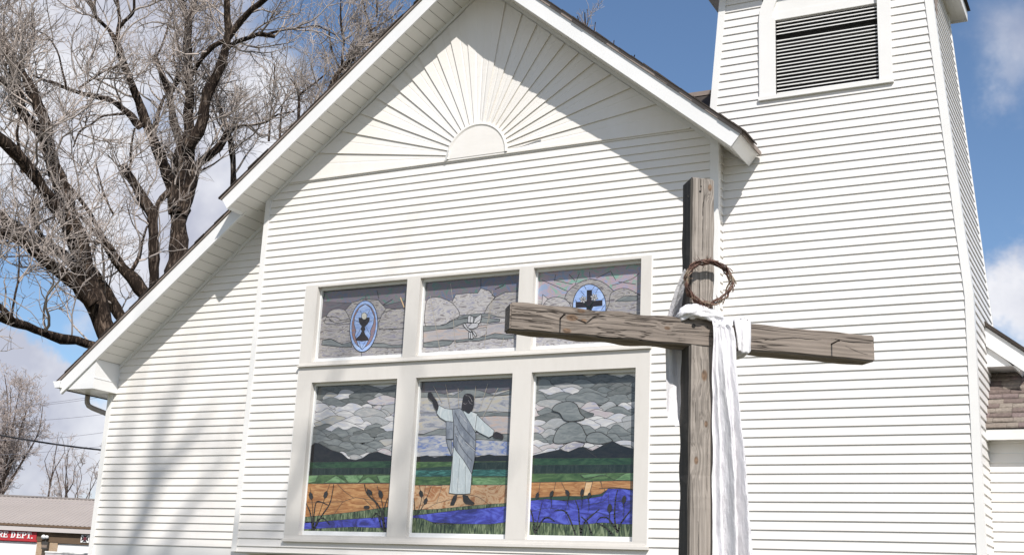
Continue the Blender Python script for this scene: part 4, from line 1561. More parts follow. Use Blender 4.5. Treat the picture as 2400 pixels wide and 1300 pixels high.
# splits and nail holes on the post
mb = MB()
pl_ = lambda px, py: RP.to_3x3().transposed() @ (ENDL + U * cl(px, py).x + Vector((0, 0, cl(px, py).z)) - PO)
rg = random.Random(6)
for pts, w_ in (([(1648, 420), (1650, 460), (1647, 490), (1647, 560), (1645, 600)], .0035), ([(1655, 520), (1656, 620)], .0015), ([(1641, 418), (1643, 448)], .003), ([(1640, 640), (1640, 700)], .002), ([(1636, 1220), (1637, 1300)], .003), ([(1628, 900), (1630, 990)], .0015)):
    mb = MB()
    q = [pl_(*p) for p in pts]
    q2 = curve2([(v.x, v.z) for v in q], False, 6)
    row = []
    for i, (x, z) in enumerate(q2):
        w2 = w_ * rg.uniform(.5, 1.3) * (.3 + .7 * math.sin(math.pi * (i + .5) / len(q2)))
        z += rg.uniform(-.001, .001)
        row.append([(x, -.0012, z - w2 / 2), (x, -.0012, z + w2 / 2)])
    mb.grid(row)
    mb.build('split', m_crack, post)
for px, py, r_ in ((1641, 449, .006), (1643, 437, .004), (1612.5, 460, .007)):
    c = pl_(px, py)
    mb = MB()
    mb.tube([(c.x, .004, c.z), (c.x, -.0014, c.z)], [r_, r_], 10)
    mb.build('nail_hole', m_dark, post)

# ------------------------------------------------------------------ white cloth
m_cloth, t_, b_ = material('white_cotton')
tc = t_.new('ShaderNodeTexCoord').outputs['Object']
nn = t_.noise(t_.mapping(tc, (14, 14, 5)), 2.0, 4)
t_.link(t_.ramp(nn.outputs[0], [(.3, (.83, .82, .845)), (.7, (.87, .86, .875))]), b_.inputs['Base Color'])
b_.inputs['Roughness'].default_value = .85
b_.inputs['Specular IOR Level'].default_value = .15
bn = t_.new('ShaderNodeBump')
bn.inputs['Strength'].default_value = .8
bn.inputs['Distance'].default_value = .012
t_.link(t_.noise(t_.mapping(tc, (18, 18, 6)), 2.5, 4).outputs[0], bn.inputs['Height'])
t_.link(bn.outputs[0], b_.inputs['Normal'])

tl = t_.new('ShaderNodeBsdfTranslucent')
tl.inputs['Color'].default_value = (.80, .79, .81, 1)
mx = t_.new('ShaderNodeMixShader')
mx.inputs[0].default_value = .05
t_.link(b_.outputs[0], mx.inputs[1])
t_.link(tl.outputs[0], mx.inputs[2])
t_.link(mx.outputs[0], m_cloth.node_tree.nodes['Material Output'].inputs['Surface'])
mb = MB()


def lerp_poly(pts, t):
    """pts: (y, x) control points by pixel row"""
    for (ya, xa), (yb, xb) in zip(pts[:-1], pts[1:]):
        if t <= yb:
            return xa + (xb - xa) * (t - ya) / (yb - ya)
    return pts[-1][1]


def hang(left, right, y0, y1, n0f, foldf, rows, cols):
    G_ = []
    for i in range(rows + 1):
        f = i / rows
        py = y0 + (y1 - y0) * f
        lx, rx = lerp_poly(left, py), lerp_poly(right, py)
        row = []
        for j in range(cols + 1):
            s = j / cols
            nn_ = n0f(f, s) + foldf(f, s)
            row.append(onplane(lx + (rx - lx) * s, py, ENDL + N * n0f(f, .5), N) + N * (nn_ - n0f(f, .5)))
        G_.append(row)
    mb.grid(G_)


def pleat(x, sharp=1.0):
    x = x % 1.0
    return (1 - abs(2 * x - 1)) ** sharp


def main_fold(f, s):
    # a few deep soft pleats that fan out downwards
    amp = .014 + .052 * min(1, f * 1.6)
    w_ = s + .05 * math.sin(f * 4.0 + s * 5) + .02 * math.sin(f * 11)
    a = .62 * math.sin(2 * math.pi * (w_ * 2.6 + .22)) + .38 * math.sin(2 * math.pi * (w_ * 5.1 + .1 + f * .25)) + .16 * math.sin(2 * math.pi * (w_ * 9.7 + f * .7))
    return amp * a + .0035 * math.sin(f * 30 + s * 8) + .003 * math.sin(f * 57 - s * 23) * math.sin(s * 31 + f * 9) - .06 * max(0, .18 - s) / .18 * min(1, f * 3)


# main fall in front of the right arm
LFT = [(752, 1669), (800, 1670), (860, 1671), (930, 1674), (1050, 1674), (1300, 1674), (1420, 1672)]
RGT = [(752, 1700), (765, 1719), (800, 1727), (860, 1728), (950, 1736), (1050, 1746), (1150, 1757), (1300, 1772), (1420, 1782)]
hang(LFT, RGT, 760, 1420, lambda f, s: .052 + .0 * f, main_fold, 90, 64)
# over the top of the beam
TOPL = [(726, 1664), (760, 1669)]
G_ = []
for i in range(13):
    f = i / 12
    row = []
    for j in range(25):
        s = j / 24
        xx = 1668 + s * 52
        a = onplane(1669 + s * 50, 763, ENDL + N * .055, N) + N * main_fold(0, s)
        b2 = onplane(1664 + s * 52, 742 + s * 14, ENDL - N * .06, N)
        p = a.lerp(b2, f) + Vector((0, 0, .022 * math.sin(math.pi * f) + .004 * math.sin(s * 20 + f * 3)))
        row.append(p)
    G_.append(row)
mb.grid(G_)
# gathered band across the front of the post
cen = [(1588, 748, -.05), (1597, 738, .0), (1612, 730, .02), (1630, 729, .025), (1650, 733, .025), (1668, 738, .03), (1682, 745, .02), (1690, 752, -.03), (1693, 752, -.10)]
rad = [.018, .026, .032, .034, .032, .030, .030, .028, .022]
cw = [onplane(x, y, ENDL + N * n_, N) for x, y, n_ in cen]
cc = []
rr = []
for i in range(len(cw) - 1):
    for s in range(5):
        f = s / 5
        cc.append(cw[i].lerp(cw[i + 1], f))
        rr.append(rad[i] + (rad[i + 1] - rad[i]) * f)
cc.append(cw[-1])
rr.append(rad[-1])
sides = 30
G_ = []
for i, (c, r_) in enumerate(zip(cc, rr)):
    T = (cc[min(i + 1, len(cc) - 1)] - cc[max(i - 1, 0)]).normalized()
    Z = Vector((0, 0, 1))
    Q = T.cross(Z).normalized()
    Z = Q.cross(T)
    row = []
    for s in range(sides + 1):
        a = 2 * math.pi * s / sides
        k = 1 + .16 * math.sin(a * 4 + i * .25) + .10 * math.sin(a * 7 - i * .4 + 1) + .07 * math.sin(i * .9 + a * 2)
        row.append(c + Q * math.cos(a) * r_ * .75 * k + Z * math.sin(a) * r_ * k)
    G_.append(row)
mb.grid(G_)
# wrap round the right arm
ua, ub = cl(1723, 790).x, cl(1759, 795).x
G_ = []
hw = TH / 2
loop = [(.0, hw), (.0, hw * .5), (.0, 0), (.0, -hw * .5), (.0, -hw), (-TH * .33, -hw), (-TH * .66, -hw), (-TH, -hw), (-TH, 0), (-TH, hw), (-TH * .5, hw), (.0, hw)]
nl = len(loop)
fine = []
for i in range(nl - 1):
    for s in range(5):
        f = s / 5
        fine.append((loop[i][0] + (loop[i + 1][0] - loop[i][0]) * f, loop[i][1] + (loop[i + 1][1] - loop[i][1]) * f))
fine.append(loop[-1])
for j in range(19):
    s = j / 18
    row = []
    for i, (n_, z_) in enumerate(fine):
        bul = .012 + .012 * math.sin(math.pi * s) + .006 * math.sin(s * 16 + i * .12) + .003 * math.sin(s * 31 + i * .3)
        cn, cz = n_ + TH / 2, z_
        L_ = math.hypot(cn, cz)
        lean = .02 * (z_ / hw) * -1
        tight = 0 if j not in (0, 18) else -.006
        row.append(ENDL + U * (ua + (ub - ua) * s + lean * (1 - s) * .6) + N * (n_ + cn / L_ * (bul + tight) * 1.15 + .004) + Vector((0, 0, z_ + cz / L_ * (bul + tight) * 1.15)))
    G_.append(row)
mb.grid(G_)
# flap rising beside the post, then the tail hanging behind the left arm
LS = [(630, 1604), (647, 1595), (681, 1581), (741, 1563), (760, 1559)]
RS2 = [(630, 1606), (637, 1611), (675, 1605), (739, 1595), (760, 1594)]
hang(LS, RS2, 630, 760, lambda f, s: .004 - .165 * f, lambda f, s: .012 * math.sin(s * 5 + .6) * min(1, f * 2) + .004 * math.sin(s * 15 + f * 5) * f, 30, 16)
LT = [(742, 1561), (815, 1559), (900, 1559), (960, 1560), (985, 1565), (999, 1578)]
RT = [(742, 1618), (815, 1622), (900, 1622), (960, 1618), (985, 1606), (999, 1590)]
hang(LT, RT, 742, 999, lambda f, s: -.172, lambda f, s: .014 * math.sin(s * 7 + f * 3) + .006 * math.sin(s * 15 - f * 6) + .03 * max(0, f - .92) / .08, 50, 24)
cloth = mb.build('draped_cloth', m_cloth, None, True)
tag(cloth, 'long white cloth draped over the arm and post of the wooden cross', 'cloth')

# ------------------------------------------------------------------ crown of thorns
m_vine, t_, b_ = material('thorn_vine')
tc = t_.new('ShaderNodeTexCoord').outputs['Object']
nn = t_.noise(tc, 14.0, 4)
t_.link(t_.ramp(nn.outputs[0], [(.34, (.05, .028, .022)), (.5, (.15, .075, .055)), (.62, (.30, .235, .17))]), b_.inputs['Base Color'])
b_.inputs['Roughness'].default_value = .7
mb = MB()
rg = random.Random(17)
CC = onplane(1660, 662, ENDL + N * .045, N)
right_px = onplane(1715, 662, ENDL + N * .045, N)
wr = (right_px - CC).length * .90
up_px = onplane(1660, 607, ENDL + N * .045, N)
hr = (up_px - CC).length * .90
tiltv = N * .02
for s in range(19):
    a0 = rg.uniform(0, 6.28)
    span = rg.uniform(4.2, 6.6)
    n_ = 46
    ph1, ph2 = rg.uniform(0, 6.28), rg.uniform(0, 6.28)
    tw = rg.choice([2.0, 3.0, 3.5])
    amp = rg.uniform(.005, .0135)
    pts = []
    for i in range(n_):
        a = a0 + span * i / (n_ - 1)
        dr = amp * math.sin(tw * a + ph1) + .003 * math.sin(9 * a + ph2)
        dn = amp * math.cos(tw * a + ph1) * 1.2 + .003 * math.sin(7 * a + ph1)
        if i < 3:
            dr += .006 * (3 - i)
        lop = .005 * math.sin(2 * a + 1.1) + .003 * math.sin(3 * a + .4)
        p = CC + U * math.cos(a) * (wr + dr + lop) + Vector((0, 0, math.sin(a) * (hr + dr + lop))) + N * (dn + .012 * math.sin(a))
        pts.append(p)
    r0 = rg.uniform(.0022, .0042)
    mb.tube(pts, [r0 * (1 - .45 * i / n_) for i in range(n_)], 6)
    for k in range(9):
        i = rg.randrange(2, n_ - 2)
        T = (pts[i + 1] - pts[i - 1]).normalized()
        rad_ = (pts[i] - CC).normalized()
        d = (rad_ * rg.uniform(-1.0, 1.3) + N * rg.uniform(-.2, 1) + T * rg.uniform(-.6, .6)).normalized()
        L_ = rg.uniform(.012, .042)
        mb.tube([pts[i], pts[i] + d * L_ * .5, pts[i] + d * L_], [.0018, .0012, .0003], 5)
crown = mb.build('crown_of_thorns', m_vine, None, True)
tag(crown, 'brown woven crown of thorns hanging on the cross above its beam', 'wreath')


# ------------------------------------------------------------------ trees
def bark_mat(name, dark, mid, light, scale=1.0):
    m, t, b = material(name)
    tc = t.new('ShaderNodeTexCoord').outputs['Object']
    v = t.mapping(tc, (9 * scale, 9 * scale, 1.6 * scale))
    n1 = t.noise(v, 1.3, 5, .65, .6)
    n2 = t.noise(tc, 2.0, 3)
    ridge = t.math('ABSOLUTE', t.math('SUBTRACT', n1.outputs[0], .5))
    f = t.math('ADD', t.math('MULTIPLY', ridge, 3.2), t.math('MULTIPLY', t.math('SUBTRACT', n2.outputs[0], .5), .5))
    t.link(t.ramp(f, [(.08, dark), (.32, mid), (.75, light)]), b.inputs['Base Color'])
    b.inputs['Roughness'].default_value = .95
    b.inputs['Specular IOR Level'].default_value = .1
    bn = t.new('ShaderNodeBump')
    bn.inputs['Strength'].default_value = 1.0
    bn.inputs['Distance'].default_value = .05
    t.link(ridge, bn.inputs['Height'])
    t.link(bn.outputs[0], b.inputs['Normal'])
    return m


m_bark = bark_mat('cottonwood_bark', (.018, .013, .010), (.072, .052, .039), (.22, .165, .125))
m_bark2 = bark_mat('weathered_cottonwood_bark', (.022, .016, .013), (.088, .066, .052), (.25, .195, .155))
m_twig = basic('bare_twigs', (.38, .33, .295), .9, .45, 1.1, spec=.1)
m_bark_far = bark_mat('distant_bark', (.06, .045, .038), (.13, .10, .085), (.22, .18, .155))
m_twig_far = basic('far_twigs', (.42, .36, .33), .95, .25, .6, spec=.1)
RNG = np.random.default_rng(7)


def catmull(pts, step):
    pts = [np.array(p, float) for p in pts]
    out = []
    n_ = len(pts)
    for i in range(n_ - 1):
        p0, p1, p2, p3 = pts[max(0, i - 1)], pts[i], pts[i + 1], pts[min(n_ - 1, i + 2)]
        k = max(2, int(np.linalg.norm((p2 - p1)[:3]) / step))
        for s in range(k):
            t_ = s / k
            out.append(.5 * (2 * p1 + (p2 - p0) * t_ + (2 * p0 - 5 * p1 + 4 * p2 - p3) * t_ ** 2 + (3 * p1 - 3 * p2 + p3 - p0) * t_ ** 3))
    out.append(pts[-1])
    return np.array(out)


def tubes_np(Ps, Rs, sides):
    """Ps (N,k,3), Rs (N,k) -> verts, quads"""
    N_, k = Ps.shape[:2]
    T = np.empty_like(Ps)
    T[:, 1:-1] = Ps[:, 2:] - Ps[:, :-2]
    T[:, 0] = Ps[:, 1] - Ps[:, 0]
    T[:, -1] = Ps[:, -1] - Ps[:, -2]
    T /= np.linalg.norm(T, axis=2, keepdims=True) + 1e-9
    ref = np.zeros((N_, 1, 3))
    ref[..., 0], ref[..., 1], ref[..., 2] = .37, .82, .43
    Nn = np.cross(T, np.broadcast_to(ref, T.shape))
    Nn /= np.linalg.norm(Nn, axis=2, keepdims=True) + 1e-9
    B = np.cross(T, Nn)
    ang = np.arange(sides) * 2 * np.pi / sides
    V = Ps[:, :, None, :] + Rs[:, :, None, None] * (np.cos(ang)[None, None, :, None] * Nn[:, :, None, :] + np.sin(ang)[None, None, :, None] * B[:, :, None, :])
    idx = np.arange(N_ * k * sides).reshape(N_, k, sides)
    nx = np.roll(idx, -1, axis=2)
    Q = np.stack([idx[:, :-1], nx[:, :-1], nx[:, 1:], idx[:, 1:]], -1).reshape(-1, 4)
    return V.reshape(-1, 3), Q


def mesh_np(name, parts, mat, parent):
    vs, qs, off = [], [], 0
    for v, q in parts:
        vs.append(v)
        qs.append(q + off)
        off += len(v)
    V, Q = np.concatenate(vs), np.concatenate(qs)
    base = np.array(parent.location) if parent else np.zeros(3)
    V = V - base
    me = bpy.data.meshes.new(name)
    me.vertices.add(len(V))
    me.vertices.foreach_set('co', V.astype(np.float32).ravel())
    me.loops.add(len(Q) * 4)
    me.loops.foreach_set('vertex_index', Q.astype(np.int32).ravel())
    me.polygons.add(len(Q))
    me.polygons.foreach_set('loop_start', np.arange(0, len(Q) * 4, 4, dtype=np.int32))
    me.polygons.foreach_set('use_smooth', np.ones(len(Q), bool))
    me.update(calc_edges=True)
    me.materials.append(mat)
    o = bpy.data.objects.new(name, me)
    COL.objects.link(o)
    if parent:
        o.parent = parent
    return o


def grow(P, Rr, count, lmin, lmax, r0, r1, k, spread=1.0, up=.35, wander=.3, tmin=.15, along=.55):
    """children on the polylines P (list of (m,3) arrays)"""
    lens = np.array([np.linalg.norm(np.diff(p, axis=0), axis=1).sum() for p in P])
    pick = RNG.choice(len(P), size=count, p=lens / lens.sum())
    out = np.empty((count, k, 3))
    rad = np.empty((count, k))
    for n_ in range(count):
        p = P[pick[n_]]
        m_ = len(p)
        t_ = tmin + (1 - tmin) * RNG.random()
        pr0 = Rr[pick[n_]]
        for _try in range(6):
            if pr0[min(len(pr0) - 1, int(t_ * (m_ - 1)))] < .13 or RNG.random() < .12:
                break
            t_ = t_ + (1 - t_) * RNG.random()
        f = t_ * (m_ - 1)
        i = min(m_ - 2, int(f))
        start = p[i] + (p[i + 1] - p[i]) * (f - i)
        T = p[i + 1] - p[i]
        T = T / (np.linalg.norm(T) + 1e-9)
        rv_ = RNG.normal(size=3)
        rv_ -= T * rv_.dot(T)
        rv_ /= np.linalg.norm(rv_) + 1e-9
        d = T * along + rv_ * spread + np.array([0, 0, up])
        d /= np.linalg.norm(d)
        L_ = RNG.uniform(lmin, lmax) * (1.15 - .55 * t_)
        st = L_ / (k - 1)
        cur = start.copy()
        rs = min(r0 * RNG.uniform(.7, 1.25), pr0[min(i, len(pr0) - 1)] * .8)
        for j in range(k):
            out[n_, j] = cur
            rad[n_, j] = max(r1, rs + (r1 - rs) * j / (k - 1))
            d = d + RNG.normal(size=3) * wander + np.array([0, 0, up * .25])
            d /= np.linalg.norm(d)
            cur = cur + d * st
    return out, rad


def limb3d(spec, D0, dd, dist_scale=1.0):
    """spec: [(px, py, width px)...]; the limb drifts in distance by dd from start to end"""
    n_ = len(spec)
    rows = []
    for i, (x, y, w_) in enumerate(spec):
        D = D0 + dd * (i / (n_ - 1)) ** 1.2
        p = depth(x, y, D)
        dl = (p - EYE).dot(CF)
        rows.append((p.x, p.y, p.z, w_ / 2 / FOC * dl))
    a = catmull(rows, .16)
    j = np.cumsum(RNG.normal(size=(len(a), 3)) * .004, axis=0)
    a[:, :3] += j - np.linspace(0, 1, len(a))[:, None] * j[-1] * .5
    a[:, 3] *= 1 + .10 * np.sin(np.arange(len(a)) * .9 + RNG.uniform(0, 6)) * RNG.uniform(.3, 1)
    return a[:, :3], np.maximum(a[:, 3], .006)


def limb_tubes(limbs, sides=12, rough=.10):
    parts = []
    for p, r_ in limbs:
        V, Q = tubes_np(p[None], r_[None], sides)
        nrm = V.reshape(len(p), sides, 3) - p[:, None, :]
        k = 1 + rough * RNG.normal(size=(len(p), sides, 1))
        V = (p[:, None, :] + nrm * k).reshape(-1, 3)
        parts.append((V, Q))
    return parts


def tree(name, base, label, cat_group, limbs, counts, bark, twig, scale=1.0, sides=12, wanders=(.20, .20, .24), rmin=.0048, ups=(.38, .3, .22)):
    root = empty(name, base, label, 'tree', cat_group)
    mesh_np('trunk', limb_tubes(limbs, sides), bark, root)
    P = [l[0] for l in limbs]
    Rr = [l[1] for l in limbs]
    n1, n2, n3 = counts
    a, ar = grow(P, Rr, n1, .9 * scale, 2.6 * scale, .026 * scale, .008 * scale, 9, 1.0, ups[0], wanders[0], .12)
    b, br = grow(list(a), list(ar), n2, .45 * scale, 1.3 * scale, .012 * scale, rmin, 7, .9, ups[1], wanders[1], .15)
    c, cr = grow(list(b), list(br), n3, .20 * scale, .75 * scale, .0075 * scale, rmin * .8, 5, .8, ups[2], wanders[2], .1)
    mesh_np('crown', [tubes_np(a, ar, 5), tubes_np(b, br, 4), tubes_np(c, cr, 3)], twig, root)
    return root


DA, DB, DC = 24.0, 28.0, 33.0
A_specs = [
    ([(330, 1060, 62), (300, 900, 56), (262, 800, 50), (244, 755, 46), (223, 691, 48), (202, 626, 42), (183, 561, 42), (164, 513, 46), (148, 450, 38), (132, 400, 38), (115, 350, 34), (104, 312, 28), (75, 285, 25), (50, 252, 25), (42, 210, 25), (38, 190, 25), (33, 150, 25), (20, 120, 23), (5, 85, 20), (-14, 55, 16), (-40, 10, 12)], 0, 1.0),
    ([(104, 318, 28), (110, 300, 27), (95, 260, 27), (72, 212, 22), (57, 180, 17), (44, 150, 12)], .2, .4),
    ([(-30, 165, 16), (10, 195, 14), (25, 215, 15), (40, 240, 16)], 1.2, -.6),
    ([(166, 525, 34), (130, 480, 28), (95, 430, 26), (65, 390, 28), (35, 355, 28), (-10, 318, 26), (-60, 280, 22)], -.2, -1.4),
    ([(200, 655, 26), (175, 625, 24), (140, 592, 24), (100, 575, 28), (60, 552, 29), (25, 528, 30), (-10, 500, 30), (-70, 460, 26)], .2, 1.0),
    ([(220, 712, 38), (180, 668, 32), (145, 640, 30), (107, 610, 26), (65, 575, 22), (30, 556, 22), (-10, 540, 22), (-70, 520, 18)], -.2, -1.5),
    ([(262, 822, 26), (226, 812, 22), (181, 800, 21), (145, 795, 22), (107, 784, 20), (65, 765, 20), (26, 755, 19), (-10, 735, 18), (-60, 720, 16)], -.4, -2.6),
    ([(30, 752, 13), (24, 738, 11), (-6, 712, 12)], -2.4, -.3),
    ([(28, 740, 6), (36, 690, 5), (45, 640, 4), (45, 580, 3)], -2.2, .6),
    ([(372, 740, 32), (340, 690, 30), (307, 649, 29), (275, 613, 27), (242, 555, 13), (207, 490, 10), (158, 426, 6), (130, 392, 4)], 1.0, .5),
    ([(262, 590, 18), (235, 555, 10), (200, 520, 8), (180, 500, 6)], 1.0, .3),
    ([(305, 765, 28), (290, 750, 27), (258, 700, 26), (232, 652, 20), (200, 610, 16), (180, 560, 10)], 1.2, .4),
    ([(310, 632, 10), (325, 605, 9), (332, 570, 6), (345, 530, 4)], 1.2, .5),
    ([(52, 405, 8), (46, 350, 7), (40, 310, 6), (52, 260, 4)], -.4, -.5),
    ([(120, 590, 12), (92, 545, 10), (80, 520, 8), (78, 480, 6), (95, 450, 4)], .3, -.8),
    ([(265, 500, 5), (240, 440, 4), (225, 380, 3)], .6, .8),
]
B_specs = [
    ([(380, 900, 52), (395, 720, 46), (406, 640, 42), (420, 600, 40), (421, 526, 40), (424, 480, 44), (430, 430, 42), (432, 380, 45), (440, 340, 40), (446, 318, 30), (444, 290, 25), (447, 226, 21), (444, 160, 20), (443, 97, 19), (443, 50, 18), (452, 25, 15), (462, -15, 13)], 0, .6),
    ([(443, 52, 14), (431, 20, 14), (421, -15, 12)], .6, .4),
    ([(440, 345, 30), (460, 318, 28), (473, 291, 25), (489, 220, 25), (508, 181, 22), (525, 129, 20), (534, 87, 17), (533, 42, 15), (531, -15, 14)], 0, -1.0),
    ([(536, 90, 12), (565, 50, 14), (592, 22, 14), (620, 0, 13), (645, -22, 10)], -.7, -.8),
    ([(534, 112, 12), (555, 98, 11), (580, 90, 10), (610, 80, 11), (644, 86, 10)], -.6, .5),
    ([(628, 80, 7), (660, 70, 5), (700, 66, 4), (745, 62, 4), (785, 82, 3)], -.1, .5),
    ([(531, 95, 12), (505, 105, 12), (485, 125, 11), (468, 145, 11), (455, 170, 11)], -.7, .6),
    ([(428, 372, 20), (422, 340, 19), (412, 307, 18), (402, 258, 17), (397, 220, 17), (385, 190, 14), (373, 160, 13), (362, 131, 13)], .1, .9),
    ([(366, 134, 5), (380, 105, 5), (391, 70, 4), (395, 45, 3)], 1.0, .2),
    ([(402, 216, 11), (415, 190, 12), (425, 172, 12), (446, 164, 11)], .9, -.4),
    ([(412, 500, 34), (404, 450, 30), (392, 410, 27), (375, 370, 26), (357, 323, 24), (340, 284, 22), (324, 239, 20), (311, 207, 18), (292, 155, 17), (273, 100, 16), (255, 70, 9), (230, 45, 8), (215, 15, 7), (203, -15, 6)], 0, -1.5),
    ([(274, 104, 10), (277, 70, 9), (280, 50, 8), (277, 20, 8), (274, -15, 7)], -1.2, .4),
    ([(277, 74, 9), (290, 52, 8), (305, 38, 8), (314, 22, 7), (313, -15, 7)], -1.2, -.4),
    ([(330, 300, 18), (310, 272, 16), (290, 255, 15), (265, 237, 14), (235, 228, 12), (195, 220, 10), (160, 208, 9), (130, 195, 8), (105, 187, 6), (75, 175, 4)], -.9, -1.6),
    ([(157, 207, 5), (147, 170, 4.5), (135, 120, 4), (110, 85, 3.5), (70, 68, 3)], -2.2, -.3),
    ([(184, 207, 5), (215, 186, 6), (245, 165, 6), (282, 156, 6)], -1.8, .6),
    ([(292, 266, 6), (245, 270, 5), (215, 290, 5), (185, 310, 4.5), (172, 345, 3)], -1.2, -.7),
    ([(362, 720, 26), (362, 680, 24), (360, 590, 24), (357, 507, 25), (343, 480, 24), (318, 440, 23), (298, 407, 20), (288, 386, 15)], -.5, -.6),
    ([(359, 520, 14), (368, 488, 13), (381, 466, 13), (408, 440, 16)], -.6, .5),
    ([(300, 410, 7), (306, 380, 6), (308, 340, 5), (315, 300, 4)], -.9, -.3),
    ([(430, 505, 20), (446, 450, 22), (453, 420, 22), (463, 388, 19), (482, 370, 18), (510, 347, 18), (528, 320, 15), (536, 306, 14)], 0, .8),
    ([(536, 310, 7), (560, 296, 6), (590, 293, 6), (625, 285, 5), (652, 268, 4), (690, 262, 3)], .7, .6),
    ([(551, 480, 16), (548, 430, 15), (547, 390, 14), (543, 340, 14), (535, 305, 12), (520, 260, 9), (510, 228, 7), (500, 190, 4)], 1.2, .4),
    ([(470, 400, 5), (500, 385, 4), (520, 370, 3)], .3, .3),
    ([(362, 310, 10), (372, 260, 9), (386, 225, 7)], -.4, .8),
]
C_specs = [
    ([(690, 380, 16), (750, 260, 13), (780, 196, 13), (800, 165, 13), (825, 140, 12), (850, 108, 11), (868, 92, 11), (890, 82, 8), (930, 60, 5)], 0, .8),
    ([(868, 94, 9), (869, 70, 8), (862, 48, 6), (855, 25, 5), (846, -8, 4)], .5, .4),
    ([(884, 42, 4), (884, 15, 4), (884, -20, 3)], .7, .3),
    ([(802, 165, 6), (803, 120, 6), (805, 90, 6), (799, 65, 5), (797, 20, 4), (800, -15, 3)], .3, -.4),
    ([(800, 163, 5), (782, 130, 5), (775, 100, 4), (772, 70, 3)], .3, .3),
    ([(699, 300, 7), (699, 225, 6), (693, 202, 4), (680, 185, 3)], -.3, .2),
    ([(630, 330, 6), (633, 270, 4), (640, 200, 3), (642, 150, 3)], -.2, .5),
    ([(655, 330, 6), (660, 260, 4), (672, 220, 3)], -.2, .5),
    ([(700, 225, 5), (725, 205, 4), (745, 190, 4), (762, 175, 3)], 0, .3),
    ([(868, 72, 5), (895, 56, 4), (920, 40, 3), (945, 12, 3)], .5, .2),
]


def specs(L, D):
    return [limb3d(s, D + o, d) for s, o, d in L]


def to_ground(px, py, D, w_):
    p = depth(px, py, D)
    return Vector((p.x, p.y, 0))


# twigs thin out and catch the light
la = specs(A_specs, DA)
ga = Vector(la[0][0][0])
la[0] = (np.vstack([[ga.x + .5, ga.y, 0.0], [ga.x + .3, ga.y, ga.z * .5], la[0][0]]), np.concatenate([[.62, .5], la[0][1]]))
tree('cottonwood_tree', (ga.x + .5, ga.y, 0), 'big bare cottonwood with leaning dark furrowed trunk beside the church', 'bare trees beside the church', la, (150, 780, 3300), m_bark, m_twig)
lb = specs(B_specs, DB)
gb = Vector(lb[0][0][0])
lb[0] = (np.vstack([[gb.x - .2, gb.y, 0.0], [gb.x - .1, gb.y, gb.z * .5], lb[0][0]]), np.concatenate([[.75, .6], lb[0][1]]))
tree('cottonwood_tree', (gb.x - .2, gb.y, 0), 'bare cottonwood splitting into many upright limbs above the church roof', 'bare trees beside the church', lb, (180, 1050, 4400), m_bark2, m_twig)
lc = specs(C_specs, DC)
gc = Vector(lc[0][0][0])
lc[0] = (np.vstack([[gc.x - .6, gc.y, 0.0], [gc.x - .4, gc.y, gc.z * .5], lc[0][0]]), np.concatenate([[.5, .35], lc[0][1]]))
tree('cottonwood_tree', (gc.x - .6, gc.y, 0), 'pale twiggy bare tree rising along the left slope of the gable roof', 'bare trees beside the church', lc, (90, 600, 2600), m_bark, m_twig, 1.0)


def far_tree(px, D, ztop, label, seed, nl, spread, counts, scale, group, lean=0.0, trunk=.2, zfork=None):
    """a smaller bare tree standing on the ground"""
    g = depth(px, 1300, D)
    base = Vector((g.x, g.y, 0))
    rg_ = random.Random(seed)
    zf = zfork or ztop * .4
    limbs = [(catmull([(base.x, base.y, 0), (base.x + lean * .3, base.y, zf * .6), (base.x + lean, base.y, zf)], .5), None)]
    limbs[0] = (limbs[0][0], np.linspace(trunk, trunk * .7, len(limbs[0][0])))
    for i in range(nl):
        a = 2 * math.pi * (i + rg_.random() * .6) / nl
        rx = spread * rg_.uniform(.5, 1.0)
        top = ztop * rg_.uniform(.8, 1.0)
        d = Vector((math.cos(a), math.sin(a), 0)) * rx
        p0 = base + Vector((lean * .7, 0, zf * rg_.uniform(.7, .95)))
        p3 = base + Vector((lean, 0, top)) + d
        p1 = p0.lerp(p3, .35) + d * .15
        p2 = p0.lerp(p3, .7) + d * .12 + Vector((rg_.uniform(-.3, .3), rg_.uniform(-.3, .3), 0))
        pp = catmull([p0, p1, p2, p3], .4)
        limbs.append((pp, np.linspace(trunk * .55, trunk * .1, len(pp))))
    return tree('bare_tree', tuple(base), label, group, limbs, counts, m_bark_far, m_twig_far, scale, 8, (.22, .3, .35), .009, (.35, .3, .3))


far_tree(-22, 55, 1.6 + (1452 - 965) / FOC * 55, 'dense bare tree with pale pinkish twigs behind the fire station', 3, 8, 1.35, (150, 1100, 4600), .62, 'bare trees beyond the fire station', 0, .13, 6.5)
far_tree(92, 62, 1.6 + (1452 - 1105) / FOC * 62, 'slim bare sapling standing up behind the fire station roof', 5, 3, .25, (22, 70, 200), .4, 'bare trees beyond the fire station', .1, .065, 6.6)
far_tree(136, 60, 1.6 + (1452 - 1095) / FOC * 60, 'small forked bare tree beyond the fire station roof', 9, 4, .8, (34, 130, 340), .45, 'bare trees beyond the fire station', 0, .06, 6.2)
far_tree(168, 64, 1.6 + (1452 - 1128) / FOC * 64, 'low spreading bare tree beside the church corner, beyond the fire station', 12, 5, 1.2, (30, 130, 380), .45, 'bare trees beyond the fire station', 0, .06, 5.8)
